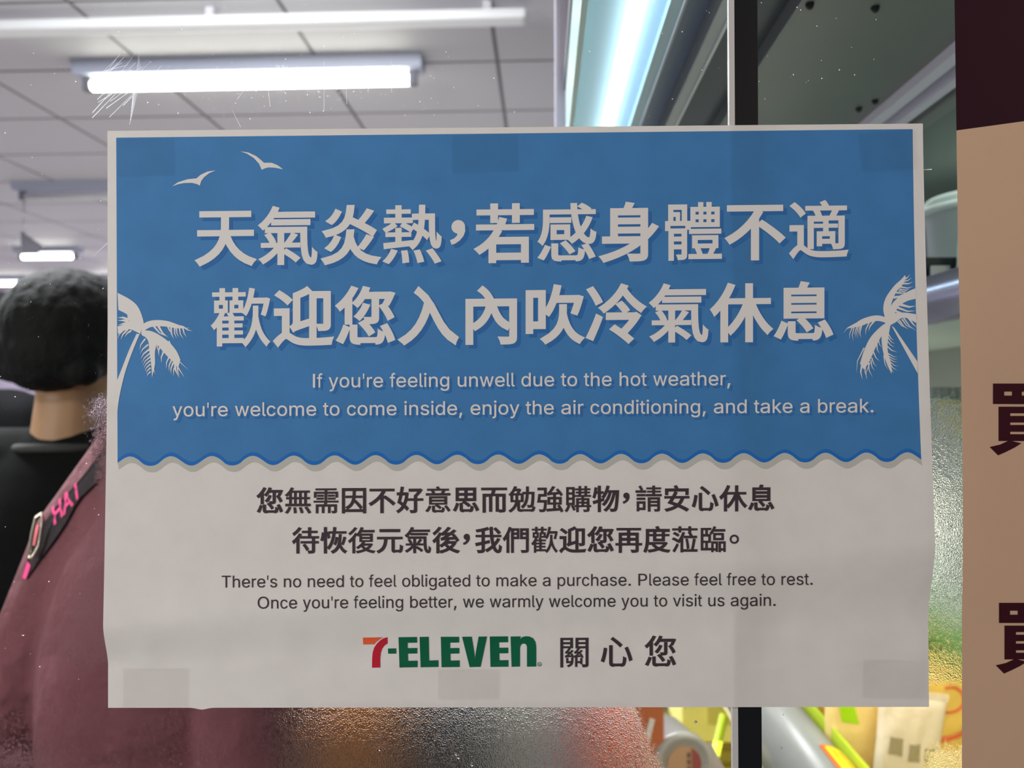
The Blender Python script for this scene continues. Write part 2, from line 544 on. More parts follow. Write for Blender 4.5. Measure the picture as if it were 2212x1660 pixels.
LATIN_DATA = r'''{"'":[206,[[[78,318],[70,509],[136,509],[128,318]]]],",":[188,[[[38,-119],[68,71],[137,71],[84,-119]]]],".":[188,[[[95,-4],[83,-3],[73,1],[63,9],[55,18],[51,29],[50,41],[51,53],[55,64],[63,73],[73,81],[83,85],[95,87],[107,85],[118,81],[128,73],[135,64],[140,53],[141,41],[140,29],[135,18],[128,9],[118,1],[107,-3]]]],"A":[480,[[[16,0],[201,509],[276,509],[463,0],[395,0],[287,302],[264,372],[232,478],[245,478],[213,371],[191,302],[85,0]],[[110,142],[110,199],[370,199],[370,142]]]],"H":[517,[[[60,0],[60,509],[125,509],[125,289],[392,289],[392,509],[457,509],[457,0],[392,0],[392,232],[125,232],[125,0]]]],"I":[300,[[[31,0],[31,57],[118,57],[118,452],[31,452],[31,509],[269,509],[269,452],[183,452],[183,57],[269,57],[269,0]]]],"O":[533,[[[267,-7],[225,-3],[186,7],[150,25],[119,49],[92,79],[70,115],[53,157],[44,203],[40,254],[44,305],[53,352],[70,393],[92,429],[119,459],[150,484],[186,501],[225,512],[267,516],[309,512],[348,501],[384,484],[415,459],[442,429],[464,393],[480,352],[490,305],[493,254],[490,203],[480,157],[464,115],[442,79],[415,49],[384,25],[348,7],[309,-3]],[[267,53],[296,55],[324,63],[349,76],[372,94],[392,116],[408,144],[420,176],[428,213],[430,254],[428,295],[420,332],[408,365],[392,392],[372,415],[349,433],[324,446],[296,453],[267,456],[237,453],[210,445],[184,433],[161,415],[142,392],[125,364],[113,332],[106,295],[103,254],[106,213],[113,176],[125,144],[142,117],[161,94],[184,76],[210,63],[237,55]]]],"P":[445,[[[60,0],[60,509],[235,509],[272,506],[305,499],[332,487],[356,471],[375,452],[390,430],[400,404],[407,377],[409,348],[407,318],[400,291],[390,265],[375,243],[356,223],[332,207],[305,195],[272,188],[235,186],[109,186],[109,242],[233,242],[257,244],[279,248],[297,256],[312,266],[324,279],[333,294],[339,310],[343,328],[344,348],[343,367],[339,385],[333,402],[324,416],[312,428],[297,439],[279,446],[257,451],[232,452],[125,452],[125,0]]]],"R":[449,[[[60,0],[60,509],[236,509],[273,506],[305,500],[333,489],[356,473],[376,455],[390,433],[401,408],[407,381],[409,352],[407,323],[401,296],[390,271],[376,250],[356,232],[333,217],[305,206],[273,200],[236,198],[96,198],[96,255],[234,255],[258,256],[280,260],[298,267],[313,276],[325,287],[334,300],[340,316],[344,333],[345,352],[344,371],[340,389],[334,405],[325,419],[313,430],[298,440],[279,446],[258,451],[233,452],[125,452],[125,0]],[[353,0],[230,229],[303,229],[428,0]]]],"T":[449,[[[32,452],[32,509],[417,509],[417,452],[257,452],[257,0],[193,0],[193,452]]]],"a":[389,[[[160,-9],[137,-7],[115,-3],[94,5],[76,15],[60,29],[48,45],[38,63],[32,84],[30,108],[32,128],[36,146],[43,161],[53,174],[64,184],[78,193],[92,200],[108,206],[125,211],[178,220],[234,227],[247,229],[257,231],[265,235],[271,240],[274,246],[276,255],[276,257],[275,272],[272,285],[267,297],[260,307],[251,315],[240,322],[227,327],[212,330],[196,331],[178,330],[163,327],[149,322],[137,316],[127,309],[118,301],[110,292],[104,283],[100,274],[41,291],[51,313],[64,331],[79,346],[95,358],[114,368],[133,375],[153,380],[173,383],[194,384],[239,379],[255,375],[271,369],[286,360],[300,350],[312,336],[322,320],[330,301],[335,278],[337,251],[337,0],[277,0],[277,52],[272,52],[252,25],[242,16],[229,8],[215,1],[199,-4],[181,-7]],[[170,45],[192,47],[211,51],[228,59],[242,68],[254,80],[263,93],[270,108],[274,122],[276,138],[276,190],[259,182],[231,176],[200,171],[175,168],[134,159],[122,153],[112,147],[103,139],[97,130],[93,118],[92,105],[93,93],[96,82],[102,72],[109,64],[119,57],[130,52],[142,48],[156,46]]]],"b":[424,[[[229,-8],[208,-7],[189,-3],[172,4],[159,12],[147,21],[138,31],[118,59],[112,59],[112,0],[53,0],[53,509],[114,509],[114,319],[118,319],[137,346],[147,355],[158,364],[171,373],[188,379],[207,383],[229,384],[259,382],[287,374],[313,361],[335,342],[354,320],[370,293],[381,261],[388,227],[390,189],[388,151],[381,116],[370,84],[355,57],[336,34],[313,16],[288,3],[260,-6]],[[220,47],[242,49],[262,55],[279,66],[294,80],[306,97],[316,117],[323,139],[327,163],[328,189],[327,215],[323,239],[316,261],[307,281],[295,298],[280,311],[262,322],[243,328],[220,330],[198,328],[178,322],[161,312],[147,299],[134,282],[125,263],[118,241],[114,216],[113,189],[114,162],[118,138],[125,115],[135,95],[147,78],[162,65],[179,55],[198,49]]]],"c":[396,[[[207,-8],[174,-5],[144,3],[117,16],[93,35],[72,58],[56,85],[44,116],[37,150],[34,187],[37,225],[44,260],[56,291],[72,318],[93,341],[117,360],[144,374],[174,382],[207,384],[226,384],[243,381],[260,377],[276,371],[291,364],[305,356],[318,346],[330,335],[340,322],[349,308],[356,293],[362,277],[303,262],[290,289],[270,311],[242,325],[207,330],[184,328],[163,321],[145,310],[130,296],[118,278],[108,258],[102,236],[98,212],[96,187],[98,163],[102,139],[108,117],[118,97],[130,80],[145,66],[163,55],[184,49],[207,46],[243,52],[271,66],[292,89],[304,117],[363,102],[357,86],[350,70],[341,56],[331,43],[319,32],[306,21],[292,12],[277,5],[261,-1],[244,-5],[226,-7]]]],"d":[424,[[[195,-8],[165,-6],[137,3],[111,16],[89,34],[70,57],[55,84],[43,116],[36,151],[34,189],[36,227],[43,261],[55,293],[70,320],[89,342],[112,361],[137,374],[165,382],[196,384],[218,383],[237,379],[253,373],[267,364],[278,355],[287,346],[306,319],[311,319],[311,509],[372,509],[372,0],[313,0],[313,59],[307,59],[287,31],[277,21],[266,12],[252,4],[236,-3],[217,-7]],[[205,47],[226,49],[246,55],[263,65],[278,78],[290,95],[299,115],[306,138],[310,162],[312,189],[310,216],[306,241],[300,263],[290,282],[278,299],[263,312],[246,322],[227,328],[205,330],[182,328],[162,322],[145,311],[130,298],[118,281],[108,261],[102,239],[98,215],[96,189],[98,163],[102,139],[109,117],[118,97],[130,80],[145,66],[162,55],[182,49]]]],"e":[404,[[[212,-8],[177,-5],[145,3],[117,16],[92,35],[72,58],[56,85],[44,116],[37,150],[34,187],[36,224],[44,258],[55,290],[71,317],[91,340],[115,359],[142,373],[172,382],[205,384],[226,383],[246,380],[266,374],[285,366],[303,355],[319,341],[334,324],[347,305],[357,282],[365,256],[370,227],[371,194],[371,169],[75,169],[75,221],[338,221],[310,202],[308,226],[304,248],[298,269],[288,286],[277,301],[263,314],[246,323],[227,328],[205,330],[183,328],[164,323],[146,313],[131,301],[119,286],[109,270],[102,251],[97,231],[96,211],[96,178],[98,151],[102,127],[110,106],[121,88],[135,73],[151,61],[169,53],[190,48],[212,46],[227,47],[241,49],[254,53],[265,58],[276,65],[285,73],[294,82],[300,93],[306,105],[365,91],[358,72],[348,55],[335,39],[320,26],[302,14],[283,4],[261,-3],[237,-7]]]],"f":[254,[[[228,379],[228,327],[6,327],[6,379]],[[81,0],[81,432],[82,452],[87,470],[96,486],[107,499],[120,510],[135,519],[152,525],[169,529],[187,530],[222,527],[243,521],[227,468],[215,472],[195,474],[178,472],[164,468],[154,460],[147,449],[143,435],[142,419],[142,0]]]],"g":[425,[[[207,-151],[180,-149],[156,-146],[134,-140],[114,-132],[97,-122],[82,-110],[70,-97],[59,-84],[51,-69],[101,-41],[122,-66],[131,-74],[142,-82],[154,-88],[169,-93],[187,-96],[207,-97],[236,-95],[261,-87],[282,-75],[298,-58],[308,-34],[311,-6],[311,68],[306,68],[287,41],[277,32],[266,23],[252,16],[236,10],[217,6],[195,5],[165,7],[138,14],[113,27],[90,43],[71,65],[55,90],[43,120],[36,154],[34,191],[36,229],[43,263],[55,293],[71,320],[90,342],[112,361],[138,374],[166,382],[196,384],[218,383],[237,379],[253,373],[267,365],[279,356],[288,346],[308,319],[313,319],[313,379],[372,379],[372,-9],[370,-40],[363,-67],[350,-90],[334,-109],[314,-124],[291,-136],[265,-144],[237,-149]],[[205,59],[227,61],[246,66],[264,75],[278,87],[290,103],[300,121],[307,142],[311,166],[312,193],[311,219],[307,242],[300,264],[291,283],[279,299],[264,312],[247,322],[227,328],[205,330],[182,328],[163,322],[145,312],[130,298],[118,282],[109,262],[102,241],[98,218],[96,193],[98,167],[102,144],[109,123],[118,104],[131,88],[145,76],[163,66],[183,61]]]],"h":[410,[[[114,227],[114,0],[53,0],[53,509],[114,509],[114,287],[102,287],[116,319],[132,344],[152,362],[175,374],[200,382],[227,384],[252,383],[275,377],[295,369],[313,356],[328,340],[341,321],[350,298],[355,271],[357,240],[357,0],[296,0],[296,235],[293,263],[286,286],[273,304],[256,318],[235,326],[210,329],[192,328],[176,324],[161,317],[147,308],[136,297],[126,283],[119,266],[115,248]]]],"i":[167,[[[53,0],[53,379],[114,379],[114,0]],[[84,443],[73,444],[63,448],[54,455],[47,463],[43,472],[41,483],[43,494],[47,504],[54,512],[63,518],[73,522],[84,524],[95,522],[105,518],[114,512],[121,504],[125,494],[126,483],[125,472],[121,463],[114,455],[105,448],[95,444]]]],"j":[167,[[[53,379],[114,379],[114,-30],[112,-52],[108,-72],[102,-90],[92,-106],[80,-119],[65,-129],[47,-137],[27,-141],[4,-143],[-10,-143],[-10,-87],[2,-87],[18,-85],[31,-80],[40,-72],[47,-61],[51,-46],[53,-29]],[[83,443],[72,444],[62,448],[53,455],[47,463],[42,472],[41,483],[42,494],[47,504],[53,512],[62,518],[72,522],[83,524],[95,522],[105,518],[114,512],[120,504],[125,494],[126,483],[125,472],[120,463],[114,455],[105,448],[95,444]]]],"k":[381,[[[110,137],[110,212],[121,212],[284,379],[360,379],[184,199],[177,199]],[[53,0],[53,509],[114,509],[114,0]],[[294,0],[148,186],[191,229],[372,0]]]],"l":[189,[[[139,-2],[112,0],[91,8],[74,20],[62,37],[55,59],[53,84],[53,509],[114,509],[114,99],[114,83],[117,71],[120,62],[126,57],[135,53],[146,52],[160,53],[170,54],[181,3],[162,-1]]]],"m":[610,[[[53,0],[53,379],[112,379],[112,295],[108,295],[114,314],[122,331],[132,346],[144,358],[158,368],[172,376],[187,382],[203,385],[219,386],[245,383],[268,375],[287,361],[303,342],[314,320],[321,295],[312,295],[318,312],[326,329],[337,343],[350,356],[364,366],[381,375],[398,381],[417,385],[437,386],[458,385],[478,380],[497,372],[514,361],[529,346],[541,328],[550,307],[555,283],[557,255],[557,0],[496,0],[496,254],[493,279],[485,298],[473,313],[456,323],[438,329],[419,330],[402,329],[387,326],[374,320],[363,312],[353,302],[345,290],[340,277],[336,263],[335,247],[335,0],[274,0],[274,260],[272,280],[265,297],[253,311],[238,322],[220,328],[199,330],[185,329],[171,326],[158,320],[145,312],[135,302],[126,289],[119,274],[115,257],[114,238],[114,0]]]],"n":[410,[[[114,227],[114,0],[53,0],[53,379],[112,379],[112,287],[102,287],[116,319],[132,344],[152,362],[175,374],[200,382],[227,384],[252,383],[275,377],[295,369],[313,356],[328,340],[341,321],[350,298],[355,271],[357,240],[357,0],[296,0],[296,235],[293,263],[286,286],[273,304],[256,318],[235,326],[210,329],[192,328],[176,324],[161,317],[147,308],[136,297],[126,283],[119,266],[115,248]]]],"o":[415,[[[207,-8],[174,-5],[144,3],[117,16],[93,35],[72,58],[56,85],[44,116],[37,150],[34,187],[37,225],[44,260],[56,291],[72,318],[93,341],[117,360],[144,374],[174,382],[207,384],[241,382],[271,374],[299,360],[323,341],[343,318],[359,291],[371,260],[379,225],[381,187],[379,150],[371,116],[359,85],[343,58],[323,35],[299,16],[271,3],[241,-5]],[[207,46],[231,49],[252,55],[270,66],[285,80],[298,97],[307,117],[314,139],[318,163],[319,187],[318,212],[314,236],[307,258],[298,278],[285,296],[270,310],[252,321],[231,328],[207,330],[184,328],[163,321],[145,310],[130,296],[118,278],[108,258],[102,236],[98,212],[96,187],[98,163],[102,139],[108,117],[118,97],[130,80],[145,66],[163,55],[184,49]]]],"p":[424,[[[53,-143],[53,379],[112,379],[112,319],[118,319],[137,346],[147,355],[158,364],[171,373],[188,379],[207,383],[229,384],[259,382],[287,374],[313,361],[335,342],[354,320],[370,293],[381,261],[388,227],[390,189],[388,151],[381,116],[370,84],[355,57],[336,34],[313,16],[288,3],[260,-6],[229,-8],[208,-7],[189,-3],[173,4],[159,12],[147,21],[138,31],[118,59],[114,59],[114,-143]],[[220,47],[242,49],[262,55],[279,66],[294,80],[306,97],[316,117],[323,139],[327,163],[328,189],[327,215],[323,239],[316,261],[307,281],[295,298],[280,311],[262,322],[243,328],[220,330],[198,328],[178,322],[161,312],[147,299],[134,282],[125,263],[118,241],[114,216],[113,189],[114,162],[118,138],[125,115],[135,95],[147,78],[162,65],[179,55],[198,49]]]],"r":[259,[[[53,0],[53,379],[112,379],[112,321],[115,321],[124,339],[137,354],[152,367],[171,377],[191,383],[213,385],[229,384],[243,384],[243,322],[230,324],[207,326],[190,324],[174,321],[159,315],[146,306],[135,296],[126,284],[119,269],[115,254],[114,237],[114,0]]]],"s":[365,[[[182,-8],[157,-7],[133,-3],[112,3],[93,12],[76,24],[62,38],[50,54],[41,73],[36,94],[94,107],[101,87],[111,72],[124,60],[141,52],[160,47],[181,45],[206,47],[227,53],[244,62],[258,74],[265,88],[268,103],[266,115],[262,126],[254,136],[243,144],[229,150],[212,155],[149,170],[118,180],[92,192],[72,208],[58,227],[50,249],[47,274],[49,295],[55,314],[65,332],[79,347],[95,360],[115,370],[137,378],[161,383],[187,384],[212,383],[234,379],[254,372],[271,363],[286,352],[299,339],[309,324],[318,308],[324,290],[268,277],[262,291],[254,304],[243,316],[228,325],[210,331],[187,333],[166,331],[147,326],[131,317],[119,305],[111,292],[109,277],[110,264],[115,253],[124,243],[136,235],[152,229],[172,223],[229,209],[261,200],[287,187],[306,171],[320,153],[328,131],[331,107],[329,85],[323,65],[312,47],[298,31],[281,18],[260,6],[236,-2],[210,-7]]]],"t":[227,[[[204,379],[204,327],[6,327],[6,379]],[[65,471],[126,471],[126,98],[127,83],[130,70],[136,61],[144,55],[156,51],[170,50],[185,51],[202,54],[213,2],[192,-3],[168,-4],[138,-1],[113,7],[92,21],[77,41],[68,64],[65,93]]]],"u":[410,[[[182,-5],[158,-3],[135,2],[115,11],[97,23],[82,39],[69,59],[60,82],[54,109],[53,139],[53,379],[114,379],[114,144],[116,117],[124,94],[137,75],[154,61],[175,53],[200,50],[218,51],[234,55],[249,62],[263,71],[274,83],[283,97],[290,113],[295,132],[296,153],[296,379],[357,379],[357,0],[298,0],[298,92],[307,92],[294,60],[277,35],[257,17],[234,5],[209,-3]]]],"v":[389,[[[163,0],[17,379],[84,379],[165,155],[187,87],[206,21],[184,21],[203,87],[224,155],[305,379],[371,379],[226,0]]]],"w":[567,[[[138,0],[23,379],[87,379],[133,214],[154,137],[175,41],[165,41],[186,135],[206,214],[252,379],[316,379],[362,214],[382,136],[402,41],[391,41],[413,135],[434,214],[480,379],[545,379],[429,0],[368,0],[319,172],[305,225],[291,280],[277,338],[291,338],[277,280],[263,225],[248,172],[199,0]]]],"y":[389,[[[47,-139],[61,-86],[71,-87],[83,-89],[94,-90],[104,-89],[113,-86],[122,-81],[130,-74],[138,-64],[145,-51],[151,-36],[163,-1],[17,379],[84,379],[165,155],[187,87],[206,21],[184,21],[202,87],[224,155],[305,379],[371,379],[204,-58],[196,-77],[187,-93],[177,-107],[165,-119],[153,-128],[139,-136],[125,-141],[109,-144],[91,-145],[65,-143]]]]}'''


# ------------------------------------------------------------ lettering (outlines laid on a sheet through its surface function)
LATIN = json.loads(LATIN_DATA)
LATIN['P'] = [440, [[(60, 0), (60, 509), (232, 509), (300, 500), (350, 470), (383, 420), (392, 355), (383, 292), (350, 240), (300, 211), (232, 202), (125, 202), (125, 0)],
                    [(125, 258), (230, 258), (285, 268), (318, 300), (328, 355), (318, 410), (285, 442), (230, 452), (125, 452)]]]
LATIN['I'] = [185, [[(60, 0), (60, 509), (125, 509), (125, 0)]]]
ARIAL = dict(a=556, b=556, c=500, d=556, e=556, f=278, g=556, h=556, i=222, j=222, k=500, l=222, m=833, n=556, o=556, p=556, q=556,
             r=333, s=500, t=278, u=556, v=500, w=722, x=500, y=500, z=500, I=278, T=611, O=778, P=667, H=722, A=667, R=722)
ARIAL.update({' ': 278, '.': 278, ',': 278, "'": 191})
GC = {}


def curve_fill(cu):
    o = bpy.data.objects.new('tmp', cu)
    COL.objects.link(o)
    bpy.context.view_layer.update()
    dg = bpy.context.evaluated_depsgraph_get()
    me = bpy.data.meshes.new_from_object(o.evaluated_get(dg))
    bpy.data.objects.remove(o)
    V = [(v.co.x, v.co.y) for v in me.vertices]
    Fc = []
    for p in me.polygons:
        f = list(p.vertices)
        a = sum(V[f[i]][0] * V[f[(i + 1) % len(f)]][1] - V[f[(i + 1) % len(f)]][0] * V[f[i]][1] for i in range(len(f)))
        Fc.append(f if a > 0 else f[::-1])
    bpy.data.meshes.remove(me)
    return V, Fc


def poly_fill(conts):
    cu = bpy.data.curves.new('g', 'CURVE')
    cu.dimensions = '2D'; cu.fill_mode = 'BOTH'
    for c in conts:
        sp = cu.splines.new('POLY')
        sp.points.add(len(c) - 1)
        for p, q in zip(sp.points, c): p.co = (q[0], q[1], 0, 1)
        sp.use_cyclic_u = True
    return curve_fill(cu)


def latin(ch):
    k = 'L' + ch
    if k not in GC:
        w, conts = LATIN[ch]
        sx = ARIAL[ch] / (w / .7) / 700
        sy = .955 / 700
        V, Fc = [], []
        groups = [[c] for c in conts] if ch in 'AkKfty' else [conts]
        for g in groups:
            v, f = poly_fill([[(x * sx, y * sy) for x, y in c] for c in g])
            Fc += [[i + len(V) for i in q] for q in f]
            V += v
        GC[k] = (V, Fc)
    return GC[k]


def cjk(ch):
    """outline of a Chinese character from Blender's built-in typeface, centred on its em square"""
    if ch not in GC:
        cu = bpy.data.curves.new('t', 'FONT')
        cu.body = ch; cu.resolution_u = 6; cu.size = 1
        V, Fc = curve_fill(cu)
        GC[ch] = ([((x - EMX) / EM, (y - EMY) / EM) for x, y in V], Fc)
    return GC[ch]


EM, EMX, EMY = 1, 0, 0
def _measure():
    global EM, EMX, EMY
    cu = bpy.data.curves.new('t', 'FONT'); cu.body = '十十'; cu.resolution_u = 2
    V, _ = curve_fill(cu)
    xs = sorted(v[0] for v in V)
    half = [x for x in xs if x < (xs[0] + xs[-1]) / 2]
    w = max(half) - min(half)
    em = (xs[-1] - xs[0]) - w
    cu = bpy.data.curves.new('t', 'FONT'); cu.body = '口'
    V, _ = curve_fill(cu)
    EM = em
    EMX = em / 2
    EMY = em * .38
_measure()


def embolden(V, Fc, w):
    """thicken a filled outline by w on every side (mitred strips along its border)"""
    if w <= 0: return V, Fc
    cnt = {}
    for f in Fc:
        for i in range(len(f)):
            a, b = f[i], f[(i + 1) % len(f)]
            k = (min(a, b), max(a, b))
            cnt.setdefault(k, []).append((a, b))
    nxt = {}
    V = list(V); Fc = [list(f) for f in Fc]
    E = [v[0] for v in cnt.values() if len(v) == 1]
    inc = {}
    def nrm(a, b):
        dx, dy = V[b][0] - V[a][0], V[b][1] - V[a][1]
        l = math.hypot(dx, dy) or 1e-9
        return dy / l, -dx / l
    for a, b in E:
        n = nrm(a, b)
        i = len(V)
        V += [(V[a][0] + n[0] * w, V[a][1] + n[1] * w), (V[b][0] + n[0] * w, V[b][1] + n[1] * w)]
        Fc.append([a, i, i + 1, b])
        nxt.setdefault(a, []).append(n)
        inc.setdefault(b, []).append(n)
    for v in inc:
        for n1 in inc[v]:
            for n2 in nxt.get(v, []):
                cr = n1[0] * n2[1] - n1[1] * n2[0]
                dt = n1[0] * n2[0] + n1[1] * n2[1]
                if cr > .02:
                    i = len(V)
                    x, y = V[v]
                    if dt > -.75:
                        mx, my = (n1[0] + n2[0]) / (1 + dt), (n1[1] + n2[1]) / (1 + dt)
                        V += [(x + n1[0] * w, y + n1[1] * w), (x + mx * w, y + my * w), (x + n2[0] * w, y + n2[1] * w)]
                        Fc.append([v, i, i + 1, i + 2])
                    else:
                        V += [(x + n1[0] * w, y + n1[1] * w), (x + n2[0] * w, y + n2[1] * w)]
                        Fc.append([v, i, i + 1])
    return V, Fc


def merge(V, Fc):
    """one clean flat layer from overlapping flat faces"""
    ok = []
    for f in Fc:
        if len(set(f)) < len(f): continue
        a = sum(V[f[i]][0] * V[f[(i + 1) % len(f)]][1] - V[f[(i + 1) % len(f)]][0] * V[f[i]][1] for i in range(len(f)))
        if abs(a) > 1e-7: ok.append(list(f) if a > 0 else list(f)[::-1])
    out = delaunay_2d_cdt([Vector(v) for v in V], [], ok, 0, 1e-5, True)
    vs, fs, of = out[0], out[2], out[5]
    return [(v.x, v.y) for v in vs], [list(f) for f, o in zip(fs, of) if o]


class Print:
    """collects flat shapes in photo pixels on a sheet, then lays them on the sheet's surface"""
    def __init__(self): self.V, self.F, self.parts = [], [], []

    def add(self, V, Fc):
        o = len(self.V)
        self.V += V
        self.F += [[i + o for i in f] for f in Fc]

    def unite(self, V, Fc):
        V, Fc = merge(V, Fc)
        self.parts.append((V, Fc))
        self.add(V, Fc)

    def shade(self, q):
        s = Print()
        for V, Fc in self.parts: s.add([(x + q, y + q) for x, y in V], Fc)
        return s

    def glyph(self, g, cx, cy, em, slope=0, w=0, sx=1):
        V, Fc = embolden(g[0], g[1], w)
        self.unite([(cx + x * em * sx, cy - y * em + slope * x * em * sx) for x, y in V], Fc)

    def poly(self, P, off=(0, 0)):
        P = [(p[0] + off[0], p[1] + off[1]) for p in P]
        t = tessellate_polygon([[Vector((x, y, 0)) for x, y in P]])
        self.add(P, [list(f) for f in t])

    def line(self, text, x0, x1, y0, y1, em, w=0):
        """a line of Latin text from x0 to x1 with its baseline from y0 to y1"""
        tot = sum(ARIAL[c] for c in text) / 1000
        k = (x1 - x0) / (tot - .02)
        x = x0 - .02 * k
        for c in text:
            if c != ' ':
                V, Fc = embolden(*latin(c), w)
                self.unite([(x + a * k, y0 + (y1 - y0) * (x - x0) / (x1 - x0) - b * em) for a, b in V], Fc)
            x += ARIAL[c] / 1000 * k

    def ring(self, cx, cy, r0, r1, n=28):
        V = [(cx + r * cos(2 * pi * k / n), cy + r * sin(2 * pi * k / n)) for r in (r0, r1) for k in range(n)]
        self.add(V, [[k, (k + 1) % n, n + (k + 1) % n, n + k] for k in range(n)])

    def comma(self, cx, cy, s):
        P = [(cx + s * cos(t), cy + s * sin(t)) for t in [radians(a) for a in range(100, 371, 18)]]
        P += [(cx + s * 1.02, cy + s * .6), (cx + s * .75, cy + s * 1.35), (cx + s * .2, cy + s * 2.0), (cx - s * .45, cy + s * 2.45), (cx - s * 1.0, cy + s * 2.6),
              (cx - s * 1.2, cy + s * 1.95), (cx - s * .55, cy + s * 1.65), (cx - s * .15, cy + s * 1.2)]
        n = len(self.V)
        self.poly(P)
        self.parts.append((self.V[n:], [[i - n for i in f] for f in self.F[-(len(P) - 2):]]))

    def lay(self, name, surf, lift, m, parent, label=None, cut=0, off=(0, 0)):
        bm = bmesh.new()
        vs = [bm.verts.new((x + off[0], y + off[1], 0)) for x, y in self.V]
        for f in self.F:
            if len(set(f)) == len(f):
                try: bm.faces.new([vs[i] for i in f])
                except ValueError: pass
        if cut:
            ys = [v.co.y for v in bm.verts]
            y = math.floor(min(ys) / cut) * cut
            while y < max(ys):
                bmesh.ops.bisect_plane(bm, geom=bm.verts[:] + bm.edges[:] + bm.faces[:], plane_co=(0, y, 0), plane_no=(0, 1, 0))
                y += cut
        for v in bm.verts: v.co = surf(v.co.x, v.co.y, lift)
        for f in bm.faces:
            f.normal_update()
            if f.normal.dot(GN) > 0: f.normal_flip()
        return bm_obj(name, bm, m, parent, label)


# ------------------------------------------------------------ the poster on the glass
def bulge(px, py):
    t = min(1, max(0, (px - 232) / 1770))
    y0, yp, yc = 700 - 400 * t, 1352 - 182 * t, 1444 - 100 * t
    amp = (.0044 + .0026 * t) * (.50 + .50 * (2 * t - 1) ** 2)
    if py <= yp: r = max(0, (py - y0) / (yp - y0)) ** 1.35
    else: r = 1 - sstep(yp, yc, py)
    d = amp * r
    # the faint crease under the top middle tape
    if 840 < px < 1180:
        yl = 372 + 24 * ((1000 - px) / 150 if px < 1010 else .0) + (.08 * (px - 1010) if px >= 1010 else 0)
        d += .00022 * math.exp(-((py - yl) / 4) ** 2) * sstep(840, 900, px) * (1 - sstep(1080, 1180, px))
    # cockled paper along the bottom tapes
    d += .00016 * (sin(px * .045) + sin(px * .021 + 1)) * sstep(1340, 1400, py) * (1 - sstep(1430, 1450, py))
    return d


def psurf(px, py, lift=0):
    return glass(px, py, .0009 + bulge(px, py) + lift)


def lerp(a, b, t): return a + (b - a) * t


def wave(px):
    x = px - 281
    base = 996.5 - 9.0 * (px - 281) / 1679
    ph = x / 88.37
    k = round(ph + .5)
    c = cos(2 * pi * ph)
    if c < 0 and k % 2 == 1: c = -(-c) ** .75 * 1.12 + .1 * c * c      # every second trough is sharper
    return base - 10.3 * c


